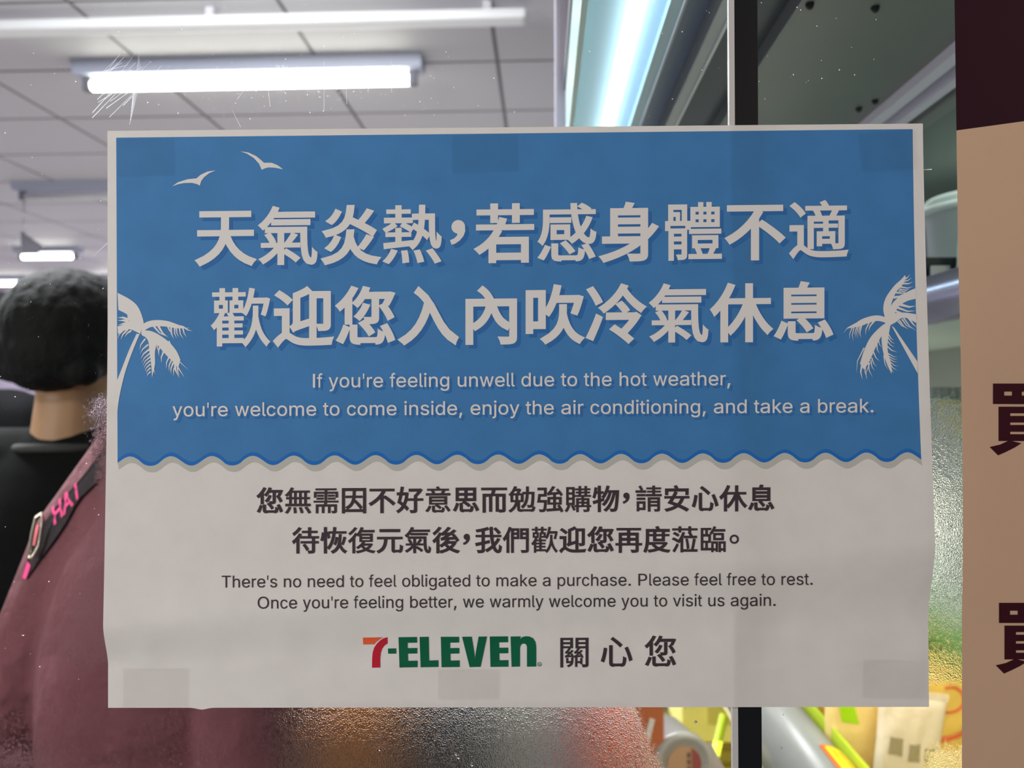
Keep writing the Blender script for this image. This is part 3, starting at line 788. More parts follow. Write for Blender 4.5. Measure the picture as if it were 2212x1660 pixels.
def build_poster():
    root = thing('notice_poster', 'large blue and white hot weather notice with Chinese and English text, taped to the glass', 'poster', psurf(1120, 1529))
    e_l = lambda y: lerp(232, 233.5, (y - 283) / 1247) - bulge(232, y) / .364 * 874
    e_r = lambda y: lerp(1993.5, 2007, (y - 267) / 1261) + bulge(2002, y) / .376 * 900
    b_l = lambda y: lerp(251, 254, (y - 297) / 706)
    b_r = lambda y: lerp(1971.5, 1990, max(0, (y - 279) / 713)) - 3 * sin(pi * min(1, max(0, (y - 279) / 713)))
    t_o = lambda x: lerp(283, 267, (x - 232) / 1761)
    t_i = lambda x: lerp(297.5, 279, (x - 251) / 1720)
    b_o = lambda x: lerp(1530, 1528, (x - 233) / 1774) + 4 * math.exp(-((x - 436) / 14) ** 2)
    segx = [(e_l, b_l, 3), (b_l, b_r, 300), (b_r, e_r, 3)]
    segy = [(t_o, t_i, 2), (t_i, wave, 110), (wave, b_o, 90)]
    xs = [(0, 0.0)] + [(i, (k + 1) / n) for i, (_, _, n) in enumerate(segx) for k in range(n)]
    ys = [(0, 0.0)] + [(j, (k + 1) / n) for j, (_, _, n) in enumerate(segy) for k in range(n)]
    V, Fc, mi = [], [], []
    for j, b in ys:
        for i, a in xs:
            x = lerp(segx[i][0](900), segx[i][1](900), a)
            for _ in range(3):
                y = lerp(segy[j][0](x), segy[j][1](x), b)
                x = lerp(segx[i][0](y), segx[i][1](y), a)
            V.append(psurf(x, y))
    nx = len(xs)
    for j in range(len(ys) - 1):
        for i in range(nx - 1):
            Fc.append((j * nx + i, (j + 1) * nx + i, (j + 1) * nx + i + 1, j * nx + i + 1))
            mi.append(1 if xs[i + 1][0] == 1 and ys[j + 1][0] == 1 else 0)
    sh = pydata('paper_sheet', V, Fc, [paper_white, paper_blue], root, 'white bordered sheet with a blue upper field', True)
    for p, k in zip(sh.data.polygons, mi): p.material_index = k

    # wave edge: a strong blue line and a pale printed shade under it
    n = 300
    for nm, m, d0, d1, lf, lab in (('wave_line', ink_wave, -7.5, .3, .00010, 'strong blue wavy line'), ('wave_shade', ink_grey, .3, 14, .00008, 'pale grey wavy band')):
        P = Print()
        X = [lerp(254, 1989.5, k / n) for k in range(n + 1)]
        P.add([(x, wave(x) + d0) for x in X] + [(x + (3 if d1 > 1 else 0), wave(x) + d1) for x in X], [[k, k + 1, n + 2 + k, n + 1 + k] for k in range(n)])
        P.lay(nm, psurf, lf, m, root, lab)

    # the two big headline rows: white characters over a darker blue shade
    W_ = {'體': .013, '歡': .014, '熱': .018, '氣': .020, '適': .017, '感': .019, '需': .017, '無': .019, '購': .016, '請': .018, '強': .018, '復': .019, '臨': .016,
          '關': .014, '意': .019, '蒞': .018, '們': .02, '勉': .02, '惱': .02}
    bold = .0265
    def chars(P, items, em, y0, y1, x0, x1, wk=1.0):
        for c, cx in items:
            cy = lerp(y0, y1, (cx - x0) / (x1 - x0))
            if c == ',': P.comma(cx, cy - em * .11, em * .11)
            elif c == '.': P.ring(cx, cy, em * .098, em * .165)
            else: P.glyph(cjk(c), cx, cy, em * .985, (y1 - y0) / (x1 - x0), W_.get(c, bold) * wk)
    rows = [('天氣炎熱,若感身體不適', [487, 622, 757, 890, 990, 1091, 1225, 1360, 1497, 1631, 1768], 510.5, 497),
            ('歡迎您入內吹冷氣休息', [520 + 135.2 * k for k in range(10)], 685.5, 674)]
    for t, xs_, y0, y1 in rows:
        P = Print()
        chars(P, list(zip(t, xs_)), 135, y0, y1, xs_[0], xs_[-1])
        sd = P.shade(7.6)
        sd.lay('headline_shade', psurf, .00006, ink_shadow, root, 'darker blue shade of the headline')
        P.lay('headline_lettering', psurf, .00014, paper_letter, root, 'large white Chinese characters')
    for t, x0, x1, y0, y1 in (("If you're feeling unwell due to the hot weather,", 673, 1581, 837.5, 832.5),
                              ("you're welcome to come inside, enjoy the air conditioning, and take a break.", 373, 1890, 900, 891)):
        P = Print(); P.line(t, x0, x1, y0, y1, 42, .006)
        sd = P.shade(5.5)
        sd.lay('english_shade', psurf, .00006, ink_shadow, root, 'darker blue shade of the English line')
        P.lay('english_lettering', psurf, .00014, paper_letter, root, 'white English line')
    for t, xs_, y0, y1 in (('您無需因不好意思而勉強購物,請安心休息', [583 + 60.5 * k for k in range(13)] + [1353] + [1401 + 60.9 * k for k in range(5)], 1082, 1076.5),
                           ('待恢復元氣後,我們歡迎您再度蒞臨.', [660 + 60.6 * k for k in range(6)] + [1008] + [1055 + 60.6 * k for k in range(9)] + [1586], 1168, 1165.5)):
        P = Print()
        chars(P, list(zip(t, xs_)), 60.5, y0, y1, xs_[0], xs_[-1], .8)
        P.lay('body_lettering', psurf, .0002, ink_dark, root, 'dark Chinese line', 16)
    for t, x0, x1, y0, y1 in (("There's no need to feel obligated to make a purchase. Please feel free to rest.", 478, 1758, 1270, 1264),
                              ("Once you're feeling better, we warmly welcome you to visit us again.", 555, 1678, 1315.5, 1309.5)):
        P = Print(); P.line(t, x0, x1, y0, y1, 37)
        P.lay('english_lettering', psurf, .0002, ink_dark, root, 'dark English line', 16)

    # company mark at the foot
    def L_(pts): return [(700 + x / 3.16, 1340 + y / 3.16) for x, y in pts]
    P = Print(); P.poly(L_([(265, 121), (402, 118), (376, 134), (352, 152), (342, 166), (267, 167)])); P.lay('logo_bar', psurf, .0002, ink_orange, root, 'orange bar of the numeral 7', 8)
    P = Print(); P.poly(L_([(408, 124), (432, 118), (433, 160), (412, 174), (396, 196), (387, 222), (383, 260), (383, 325), (327, 326), (328, 262), (332, 222), (342, 190), (358, 165), (380, 142)]))
    P.lay('logo_stem', psurf, .0002, ink_red, root, 'red stem of the numeral 7', 8)
    P = Print()
    for q in ([(436, 195), (492, 194), (493, 230), (437, 230)],
              [(508, 118), (634, 116), (635, 155), (570, 156), (570, 192), (636, 191), (636, 229), (572, 230), (573, 279), (638, 278), (638, 322), (515, 325)],
              [(652, 116), (714, 115), (717, 277), (780, 275), (781, 321), (659, 323)],
              [(797, 115), (921, 115), (922, 154), (860, 155), (861, 192), (923, 191), (923, 229), (862, 230), (863, 277), (925, 276), (926, 321), (802, 323)],
              [(942, 115), (1008, 114), (1026, 225), (1031, 268), (1035, 225), (1055, 114), (1112, 113), (1068, 320), (994, 322)],
              [(1131, 113), (1255, 112), (1256, 152), (1194, 153), (1195, 190), (1257, 189), (1257, 227), (1196, 228), (1197, 275), (1258, 274), (1258, 319), (1136, 321)],
              [(1273, 113), (1343, 112), (1336, 132), (1352, 117), (1375, 111), (1402, 113), (1428, 126), (1443, 150), (1448, 185), (1448, 318), (1385, 319), (1385, 185), (1380, 168), (1366, 160), (1350, 164), (1340, 176), (1337, 195), (1337, 318), (1280, 320)]):
        P.poly(L_(q))
    cx, cy = L_([(1470, 303)])[0]
    P.ring(cx, cy, 3.6, 4.6)
    P.glyph(latin('R'), cx - 1.7, cy + 2.1, 5.6)
    P.lay('logo_lettering', psurf, .0002, ink_green, root, 'green letters of the company mark', 8)
    P = Print()
    chars(P, [('關', 1240.5), ('心', 1331.5), ('您', 1427)], 73, 1409, 1408, 1240, 1427, .55)
    P.lay('closing_lettering', psurf, .0002, ink_dark, root, 'three dark Chinese characters beside the mark', 8)

    # two gulls
    for q in ([(1102, 1195), (1140, 1168), (1200, 1149), (1258, 1143), (1285, 1120), (1330, 1099), (1382, 1092), (1340, 1110), (1308, 1135), (1289, 1160), (1280, 1190), (1262, 1180), (1230, 1172), (1180, 1173), (1140, 1181)],
              [(1540, 970), (1590, 977), (1640, 1000), (1670, 1024), (1690, 1043), (1740, 1043), (1780, 1060), (1813, 1085), (1760, 1075), (1720, 1073), (1700, 1078), (1676, 1088), (1660, 1050), (1625, 1012), (1582, 985)]):
        P = Print(); P.poly([(x / 2.965, y / 2.965) for x, y in q]); P.lay('printed_gull', psurf, .00012, paper_letter, root, 'white printed gull')

    # two palms
    def spl(pts, n=26):
        out = []
        for i in range(len(pts) - 1):
            p0, p1, p2, p3 = pts[max(i - 1, 0)], pts[i], pts[i + 1], pts[min(i + 2, len(pts) - 1)]
            for k in range(n // (len(pts) - 1) + 1):
                t = k / (n // (len(pts) - 1) + 1)
                out.append(tuple(.5 * ((2 * p1[c]) + (p2[c] - p0[c]) * t + (2 * p0[c] - 5 * p1[c] + 4 * p2[c] - p3[c]) * t * t + (3 * p1[c] - p0[c] - 3 * p2[c] + p3[c]) * t ** 3) for c in (0, 1)))
        return out + [pts[-1]]
    def frond(P, T, spine, body, leaves):
        """a solid blade beside the spine plus pointed leaflets; leaves = list of (t, tip)"""
        sp = spl(spine)
        P.poly([T(p) for p in sp] + [T(p) for p in spl(body)][::-1][1:-1])
        for (bx, by), (tx, ty), w in leaves:
            dx, dy = tx - bx, ty - by
            l = math.hypot(dx, dy); nx, ny = -dy / l * w, dx / l * w
            k = .10 * l
            mx, my = bx + dx * .55 - dy / l * k, by + dy * .55 + dx / l * k
            if T is TR: pass
            P.poly([T(p) for p in ((bx - nx, by - ny), (mx - nx * .6, my - ny * .6), (tx, ty), (mx + nx * .6, my + ny * .6), (bx + nx, by + ny))])
    TL = lambda p: (max(p[0] / 3.95, 252.0), 560 + p[1] / 3.95)
    TR = lambda p: (min(1780 + p[0] / 5.532, 1983.8 - 7.0 * (1 - (560 + p[1] / 5.532 - 560) / 300)), 560 + p[1] / 5.532)
    P = Print()
    P.poly([TL(p) for p in spl([(1192, 640), (1130, 790), (1070, 960), (1030, 1120), (1010, 1230), (1001, 1310)])] + [TL(p) for p in spl([(1000, 1035), (1045, 920), (1100, 780), (1165, 638)])])
    frond(P, TL, [(1222, 600), (1224, 530), (1180, 412), (1110, 345), (1003, 288)], [(1150, 600), (1120, 560), (1090, 500), (1080, 470), (1003, 430)],
          [((1150, 440), (1003, 400), 14), ((1150, 430), (1003, 352), 20), ((1080, 380), (1003, 320), 26)])
    frond(P, TL, [(1210, 590), (1130, 545), (1003, 575)], [(1200, 640), (1100, 600), (1003, 640)],
          [((1100, 520), (1003, 500), 14), ((1110, 545), (1003, 525), 13), ((1130, 560), (1003, 565), 14), ((1120, 610), (1065, 665), 9), ((1090, 600), (1030, 692), 9), ((1060, 600), (1003, 680), 8)])
    frond(P, TL, [(1195, 590), (1235, 545), (1310, 522), (1420, 527), (1520, 560), (1590, 590)], [(1215, 625), (1290, 580), (1400, 575), (1500, 590), (1590, 592)],
          [((1560, 575), (1645, 615), 7), ((1540, 570), (1620, 590), 7), ((1560, 585), (1596, 668), 7), ((1530, 580), (1566, 684), 7), ((1505, 580), (1530, 672), 7), ((1490, 580), (1510, 680), 7),
           ((1460, 575), (1485, 684), 9), ((1430, 570), (1478, 640), 8), ((1350, 570), (1437, 668), 11), ((1310, 570), (1420, 660), 9)])
    frond(P, TL, [(1200, 610), (1300, 618), (1420, 690), (1500, 775), (1540, 860)], [(1205, 650), (1310, 700), (1400, 800), (1470, 870), (1530, 920)],
          [((1440, 700), (1612, 950), 8), ((1490, 790), (1575, 1010), 12), ((1490, 850), (1535, 1020), 12), ((1510, 880), (1480, 1005), 8), ((1520, 880), (1532, 1000), 9), ((1450, 820), (1420, 940), 8), ((1470, 850), (1442, 962), 8),
           ((1480, 880), (1460, 985), 8), ((1400, 780), (1378, 890), 9), ((1370, 730), (1358, 830), 9), ((1340, 700), (1362, 800), 8)])
    frond(P, TL, [(1240, 640), (1330, 700), (1322, 800), (1322, 900), (1298, 1010)], [(1190, 630), (1260, 690), (1275, 790), (1290, 900), (1298, 1010)],
          [((1240, 680), (1190, 780), 8), ((1265, 730), (1195, 812), 8), ((1275, 770), (1200, 855), 9)] +
          [((1285, 800 + k * 32), (1208 + k * 9, 892 + k * 22), 7) for k in range(6)] + [((1315, 880), (1325, 985), 7)])
    P.V, P.F = merge(P.V, P.F)
    P.lay('printed_palm', psurf, .00013, paper_letter, root, 'white printed palm at the left edge')
    P = Print()
    P.poly([TR(p) for p in ((806, 795), (840, 822), (1140, 1225), (1300, 1440), (1150, 1370))])
    frond(P, TR, [(735, 720), (708, 600), (735, 470), (830, 330), (920, 245), (968, 192)], [(800, 720), (800, 560), (860, 400), (930, 320), (985, 215)],
          [((930, 260), (1030, 178), 10), ((940, 270), (1052, 220), 9), ((930, 290), (1065, 274), 12), ((900, 330), (1070, 330), 11), ((900, 360), (1030, 355), 9), ((890, 380), (1010, 372), 8), ((860, 400), (985, 392), 12), ((830, 460), (960, 410), 16)])
    frond(P, TR, [(760, 700), (800, 560), (880, 465), (1000, 390), (1120, 338)], [(800, 730), (850, 640), (900, 560), (1000, 500), (1120, 470)],
          [((900, 540), (1120, 560), 18), ((880, 580), (1100, 620), 14), ((850, 620), (1060, 655), 14), ((960, 440), (1120, 400), 40)])
    frond(P, TR, [(740, 690), (830, 650), (960, 640), (1130, 665)], [(780, 800), (850, 760), (960, 700), (1130, 780)],
          [((950, 700), (1112, 860), 9), ((930, 715), (1050, 832), 9), ((900, 730), (1015, 842), 9), ((880, 740), (985, 825), 8), ((1000, 690), (1140, 820), 14)])
    frond(P, TR, [(790, 740), (715, 688), (600, 675), (460, 715), (370, 770), (262, 832)], [(760, 770), (640, 740), (520, 770), (440, 800), (262, 834)],
          [((380, 770), (225, 892), 7), ((340, 815), (305, 965), 7), ((360, 815), (350, 985), 7), ((390, 810), (378, 945), 7), ((410, 800), (402, 955), 7), ((430, 800), (424, 930), 7), ((450, 790), (442, 945), 9), ((540, 760), (496, 915), 9), ((600, 740), (530, 870), 12)])
    frond(P, TR, [(790, 760), (700, 790), (560, 930), (480, 1090), (430, 1250)], [(790, 800), (690, 920), (620, 1050), (540, 1230), (470, 1330)],
          [((480, 1060), (388, 1368), 8), ((460, 1230), (460, 1445), 14), ((500, 1230), (520, 1440), 10), ((530, 1220), (582, 1415), 9), ((550, 1240), (505, 1450), 6), ((570, 1180), (632, 1290), 8), ((560, 1210), (606, 1340), 8), ((590, 1110), (665, 1222), 9), ((630, 1010), (665, 1135), 9), ((650, 960), (690, 1060), 8)])
    frond(P, TR, [(740, 740), (690, 900), (700, 1080), (750, 1250), (808, 1372)], [(800, 760), (770, 930), (760, 1080), (800, 1250), (810, 1372)],
          [((770, 900), (840, 975), 8), ((760, 930), (852, 1018), 8), ((750, 970), (850, 1058), 8), ((740, 1030), (880, 1115), 10), ((770, 1130), (882, 1172), 7), ((770, 1160), (882, 1202), 7), ((775, 1190), (882, 1232), 7), ((780, 1220), (892, 1286), 7), ((790, 1260), (880, 1330), 7), ((795, 1290), (840, 1360), 6), ((715, 1150), (772, 1330), 8)])
    P.V, P.F = merge(P.V, P.F)
    P.lay('printed_palm', psurf, .00013, paper_letter, root, 'white printed palm at the right edge')

    # squares of tape between the sheet and the glass
    for q, lab in (([(252, 300), (376, 299), (378, 378), (254, 380)], 'tape square at the top left corner'), ([(976, 292), (1117, 290), (1118, 370), (976, 373)], 'tape square at the top middle'),
                   ([(1852, 289), (1974, 280), (1977, 363), (1861, 373)], 'tape square at the top right corner'), ([(266, 1443), (407, 1443), (407, 1526), (266, 1527)], 'tape square at the bottom left corner'),
                   ([(946, 1445), (1078, 1445), (1076, 1508), (946, 1510)], 'tape square at the bottom middle'), ([(1862, 1424), (2000, 1428), (2000, 1507), (1862, 1505)], 'tape square at the bottom right corner')):
        A = [glass(x, y, .0001) for x, y in q] + [glass(x, y, .0006) for x, y in q]
        pydata('tape_square', A, [(0, 1, 2, 3), (7, 6, 5, 4), (0, 4, 5, 1), (1, 5, 6, 2), (2, 6, 7, 3), (3, 7, 4, 0)], tape_m, root, lab)


build_poster()


# ------------------------------------------------------------ the tan sign beside it
def ssurf(px, py, lift=0):
    return glass(px, py, .0010 + .0012 * sstep(500, 1150, py) * (1 - sstep(1200, 1420, py)) * (1 - sstep(2070, 2250, px)) + lift)


def build_sign():
    root = thing('shop_sign', 'tall tan paper sign with a dark maroon top, at the right edge', 'sign', ssurf(2330, 1800))
    edge = [(-160, 2060), (0, 2062), (280, 2066), (560, 2070), (760, 2075), (980, 2079), (1150, 2080), (1350, 2078), (1660, 2078), (1810, 2078)]
    def left(y):
        for (a, xa), (b, xb) in zip(edge, edge[1:]):
            if y <= b: return lerp(xa, xb, (y - a) / (b - a))
        return edge[-1][1]
    mid = lambda x: 282 - (x - 2066) * .137
    rows = [(0, k / 12) for k in range(13)] + [(1, (k + 1) / 80) for k in range(80)]
    V, Fc, mi = [], [], []
    nx = 30
    for seg, b in rows:
        for i in range(nx):
            a = i / (nx - 1)
            x = lerp(2070, 2600, a)
            for _ in range(3):
                y = lerp(-160, mid(x), b) if seg == 0 else lerp(mid(x), 1810, b)
                x = lerp(left(y), 2600, a)
            V.append(ssurf(x, y))
    for j in range(len(rows) - 1):
        for i in range(nx - 1):
            Fc.append((j * nx + i, (j + 1) * nx + i, (j + 1) * nx + i + 1, j * nx + i + 1))
            mi.append(1 if j < 12 else 0)
    o = pydata('sign_sheet', V, Fc, [kraft, maroon_ink], root, 'tan sheet with a slanting maroon band on top', True)
    for p, k in zip(o.data.polygons, mi): p.material_index = k
    for dx, dy, s in ((0, 0, 1), (13, 474, .985)):
        P = Print()
        def R(x0, x1, y0, y1):
            f = lambda x, y: (2145 + (x - 2145) * s + dx, 830 + (y - 830) * s + dy)
            P.add([f(x0, y0), f(x1, y0), f(x1, y1), f(x0, y1)], [[0, 1, 2, 3]])
        X = [2145, 2169, 2186, 2207, 2225, 2246, 2263, 2287]
        R(2145, 2287, 829, 846); R(2145, 2287, 855, 873)
        for k in range(0, 8, 2): R(X[k], X[k + 1], 846, 855)
        R(2157, 2182, 879, 953); R(2250, 2275, 879, 953)
        for y0, y1 in ((879, 893), (899, 913), (918.5, 933), (938.5, 953)): R(2182, 2250, y0, y1)
        f = lambda x, y: (2145 + (x - 2145) * s + dx, 830 + (y - 830) * s + dy)
        for m_ in (1, -1):
            P.poly([f(2216 + m_ * (x - 2216), y) for x, y in ((2180, 952), (2206, 958), (2192, 967), (2172, 977), (2156, 984), (2138, 966), (2160, 961))])
        P.lay('maroon_lettering', ssurf, .0002, maroon_text, root, 'heavy maroon Chinese character', 16)


build_sign()


# ------------------------------------------------------------ ceiling lamps
def lamp(name, label, xa, xb, y, z, lit=True, group='ceiling tube lamps', width=.11):
    root = thing(name, label, 'ceiling lamp', ((xa + xb) / 2, y, ZC), group)
    bm = bmesh.new()
    prof = [(-width / 2, ZC - .001), (-width * .35, ZC - .045), (width * .35, ZC - .045), (width / 2, ZC - .001)]
    A = [bm.verts.new((xa - .05, y + a, b)) for a, b in prof]; B = [bm.verts.new((xb + .05, y + a, b)) for a, b in prof]
    for k in range(4): bm.faces.new((A[k], B[k], B[(k + 1) % 4], A[(k + 1) % 4]))
    bm.faces.new(A[::-1]); bm.faces.new(B)
    bm_obj('housing', bm, mat('lamp_housing', (176, 180, 200), .5), root)
    for x, d in ((xa, -1), (xb, 1)):
        bm = bmesh.new()
        add_box(bm, min(x, x + d * .03), max(x, x + d * .03), y - .014, y + .014, z - .02, ZC - .043, .003)
        bm_obj('lamp_holder', bm, mat('lamp_holder', (120, 120, 130), .5), root)
    tube('tube', [(xa, y, z), (xb, y, z)], .0185, tube_glow if lit else mat('unlit_tube', (225, 225, 225), .3), root, 14, 'glowing white tube' if lit else 'unlit white tube')


def span(p0, p1, py, z):
    y = (z - 1.5) * F / (856 - py)
    return (p0 - 1172) / F * y, (p1 - 1172) / F * y, y


zt = 2.625
x0, x1, y_ = span(168, 880, 163, zt)
lamp('tube_lamp', 'long lit tube lamp on the ceiling above the top left of the poster', x0, x1, y_, zt)
x0, x1, y_ = span(12, 128, 545, zt)
lamp('tube_lamp', 'short lit tube lamp behind the small hanging sign, left of the poster', x0, x1, y_, zt)
x0, x1, y_ = span(-190, 44, 605, zt)
lamp('tube_lamp', 'far lit tube lamp cut by the left edge, just above the dark haired head', x0, x1, y_, zt)
x0, x1, y_ = span(180, 420, 604, zt)
lamp('tube_lamp', 'far lit tube lamp running behind the left edge of the poster', x0, x1, y_, zt)
x0, x1, y_ = span(16, 420, 410, zt)
lamp('tube_lamp', 'unlit ceiling lamp with a dull tube, below the long lit lamp at left', x0, x1, y_, zt, False)
# white rail across the ceiling
white_paint2 = mat('bright_white_paint', (240, 240, 242), .5)
root = thing('ceiling_rail', 'white rounded rail crossing the ceiling near the top of the photo', 'rail', (-1.1, 2.12, ZC))
x0, x1, y_ = span(-260, 1138, 30, 2.655)
bm = bmesh.new(); add_box(bm, x0, x1, y_ - .03, y_ + .03, 2.64, 2.672, .012); bm_obj('rail', bm, white_paint2, root)
for x in (x0 + .25, (x0 + x1) / 2, x1 - .12): box('bracket', x - .012, x + .012, y_ - .02, y_ + .02, 2.668, ZC, white_paint, root)

# small hanging wedge sign before the far lamp
a = at(44, 500, 4.0); b = at(92, 533, 4.0); c = at(76, 547, 4.0); d = at(46, 549, 4.0)
root = thing('hanging_sign', 'small dark wedge shaped sign hanging in front of the short lit lamp', 'sign', (a.x, 4.0, ZC))
V = [Vector((p.x, 4.0 + o_, p.z)) for o_ in (0, .02) for p in (a, b, c, d)]
pydata('sign_panel', V, [(3, 2, 1, 0), (4, 5, 6, 7), (0, 1, 5, 4), (1, 2, 6, 5), (2, 3, 7, 6), (3, 0, 4, 7)], mat('dark_panel', (96, 94, 104), .5), root)
tube('hanging_rod', [(a.x + .012, 4.01, a.z - .02), (a.x + .012, 4.01, ZC)], .004, steel, root, 8)

# things on the back wall
for k, (px0, px1, py0, py1, c, lb, nm, ct) in enumerate(((-30, 16, 690, 800, (226, 150, 60), 'orange panel on the back wall at the left edge beside the dark haired head', 'wall_panel', 'panel'),
        (60, 92, 552, 596, (214, 150, 190), 'pink notice on the back wall above the dark haired head', 'wall_notice', 'notice'),
        (30, 56, 625, 655, (220, 196, 200), 'small pale notice on the back wall, upper left of the dark haired head', 'wall_notice', 'notice'))):
    p, q = at(px0, py0, YB - .02), at(px1, py1, YB - .02)
    root = thing(nm, lb, ct, ((p.x + q.x) / 2, YB - .02, q.z))
    box('board', p.x, q.x, YB - .03, YB, q.z, p.z, mat('notice_%d' % k, c, .6), root)
    box('board_edge', p.x - .01, q.x + .01, YB - .022, YB, q.z - .012, q.z, mat('notice_frame', (150, 140, 150), .5), root)

# lavender post left of the cooler
box_ = box('post', .016, .036, .90, .935, 0, ZC, mat('lavender_post', (150, 146, 166), .5), None, .006)
tag(box_, 'slim lavender post from floor to ceiling, left of the bright cooler canopy', 'post')


# ------------------------------------------------------------ the open cooler on the right
def cooler():
    root = thing('display_cooler', 'tall open display cooler with a lit canopy, behind the right half of the window', 'cooler', (.6, 1.5, 0))
    Y0, Y1 = .425, 2.7
    H = .3
    Z = 1.5 + H
    pale = mat('pale_canopy_panel', (168, 192, 200), .45)
    def strip(name, r0, r1, m, dz=0, th=.02, label=None, y0=Y0, y1=Y1):
        return box(name, r0 * (H + dz), r1 * (H + dz), y0, y1, Z + dz, Z + dz + th, m, root, 0, label)
    box('canopy', .028, .80, Y0, Y1, Z + .09, Z + .12, mat('canopy_top', (70, 76, 84), .5), root, label='dark canopy roof')
    strip('canopy_lip', .100, .116, mat('clear_lip', (196, 224, 220), .25), -.004, .09, 'pale front lip')
    strip('light_panel', .116, .252, pale, .012, .01, 'pale reflector panel')
    strip('light_panel', .262, .325, mat('blue_reflector', (170, 200, 222), .3), .010, .01, 'bluish reflector strip')
    strip('light_panel', .325, .362, pale, .002, .01, 'narrow pale reflector strip')
    strip('light_panel', .362, .369, mat('grey_edge', (150, 155, 160), .4), -.002, .03, 'thin grey edge')
    tube('light_tube', [(.249 * (H + .003), Y0 + .01, Z + .003), (.249 * (H + .003), Y1 - .05, Z + .003)], .0042, tube_cool, root, 10, 'bright thin light tube')
    strip('canopy_panel', .369, .455, mat('slate_gap_shade', (118, 140, 172), .5), .02, .01, 'slate strip, shade of a gap painted in')  # gap in the canopy, its shade put into the slate colour
    strip('canopy_trim', .455, .492, mat('grey_trim', (168, 176, 182), .4), 0, .03, 'grey trim strip')
    strip('canopy_trim', .492, .500, mat('bright_trim', (214, 224, 230), .3), -.002, .03, 'bright trim edge')
    strip('canopy_panel', .500, .655, mat('charcoal_gap_shade', (58, 70, 84), .5), .02, .01, 'charcoal strip, shade of a gap painted in')  # another canopy gap, shade painted as charcoal
    strip('canopy_trim', .655, .667, mat('dim_trim', (120, 126, 128), .45), .004, .02, 'dim trim edge')
    pn = strip('canopy_panel', .667, 1.20, mat('grey_green_panel', (122, 130, 124), .45, noise=(5, .08)), .006, .01, 'grey green panel with dark screws')
    for px, py in ((1745, 18), (1882, 28), (1880, 228), (1846, 244)):
        y = (H + .005) * F / (856 - py); x = (px - 1172) / F * y
        bm = bmesh.new(); capsule(bm, (x, y, Z + .0045), .0032, (x, y, Z + .0075), .0036, 10, 3)
        bm_obj('screw', bm, mat('dark_screw', (40, 42, 44), .4), pn)
    for r0, r1, dz, m in ((1.20, 1.245, -.004, mat('bright_rail', (236, 236, 248), .3)), (1.245, 1.30, .004, mat('matt_steel', (168, 170, 190), .4)), (1.30, 1.335, -.006, mat('bright_rail', (236, 236, 248), .3)), (1.335, 1.375, .0, mat('matt_steel2', (190, 193, 206), .35)), (1.375, 1.43, -.008, mat('dull_rail', (140, 146, 140), .5))):
        strip('top_rail', r0, r1, m, dz, .03, 'steel top rail')
    # carcass
    gg = mat('cooler_liner', (122, 128, 122), .5)
    box('back_panel', .80, .83, Y0, Y1, 0, Z + .12, gg, root)
    box('upper_liner', .43, .80, Y0, Y1, Z + .06, Z + .085, gg, root, label='pale inner ceiling')
    box('end_panel', .44, .80, Y1, Y1 + .03, 0, Z + .12, gg, root, label='far end panel')
    box('base', .36, .80, Y0, Y1, 0, .12, mat('base_grey', (80, 84, 84), .6), root)
    # shelves with their front rails
    def shelf(z, m, rail_m, x0=.36, rail=.045, lab=None, lbl2=None):
        s = box('shelf', x0, .80, Y0 + .01, Y1, z - .012, z, m, root, 0, lab)
        bm = bmesh.new()
        n = 10
        P = [(x0 - .012 * sin(pi * k / n), z + .006 - (rail) * k / n) for k in range(n + 1)] + [(x0 + .004, z - rail + .006), (x0 + .004, z + .006)]
        A = [bm.verts.new((x, Y0 + .005, q)) for x, q in P]; B = [bm.verts.new((x, Y1, q)) for x, q in P]
        for k in range(len(P)): bm.faces.new((A[k], A[(k + 1) % len(P)], B[(k + 1) % len(P)], B[k]))
        bm.faces.new(A); bm.faces.new(B[::-1])
        bmesh.ops.recalc_face_normals(bm, faces=bm.faces[:])
        bm_obj('price_rail', bm, rail_m, s, lbl2, True)
        return s
    wire = mat('shelf_white', (196, 200, 190), .5)
    shelf(1.606, mat('glass_shelf', (176, 190, 186), .3), mat('silver_rail', (190, 192, 214), .22, .9), lbl2='silver price rail')
    shelf(1.30, wire, mat('green_rail', (96, 140, 50), .5), lbl2='green price rail')
    # deck of the cooler: broad clear plastic rail along its front
    dk = box('deck', .345, .80, Y0 + .01, Y1, .905, .93, mat('deck_white', (226, 214, 160), .5), root, 0, 'pale deck under the snack bags')
    bm = bmesh.new()
    n = 14
    P = [(.372 - .036 * cos(pi * k / n), .985 + .052 * sin(pi * k / n)) for k in range(n + 1)] + [(.408, .93), (.336, .93)]
    A = [bm.verts.new((x, Y0 + .005, q)) for x, q in P]; B = [bm.verts.new((x, Y1, q)) for x, q in P]
    for k in range(len(P)): bm.faces.new((A[k], A[(k + 1) % len(P)], B[(k + 1) % len(P)], B[k]))
    bm.faces.new(A); bm.faces.new(B[::-1]); bmesh.ops.recalc_face_normals(bm, faces=bm.faces[:])
    rl = bm_obj('deck_rail', bm, mat('clear_plastic_rail', (168, 172, 168), .3, transl=.35), dk, 'broad clear plastic rail', True)
    box('rail_edge', .4085, .4125, Y0 + .005, Y1, 1.005, 1.03, mat('lime_edge', (206, 226, 70), .4, transl=.4), dk, label='lime edge')
    box('lower_shelf', .36, .80, Y0 + .01, Y1, .30, .32, mat('lower_shelf', (150, 150, 60), .5), root, 0, 'yellowish lower shelf')
    box('lower_rail', .345, .36, Y0 + .01, Y1, .285, .335, mat('lime_rail', (190, 220, 40), .4), root, 0, 'lime lower rail')
    return root


cooler()

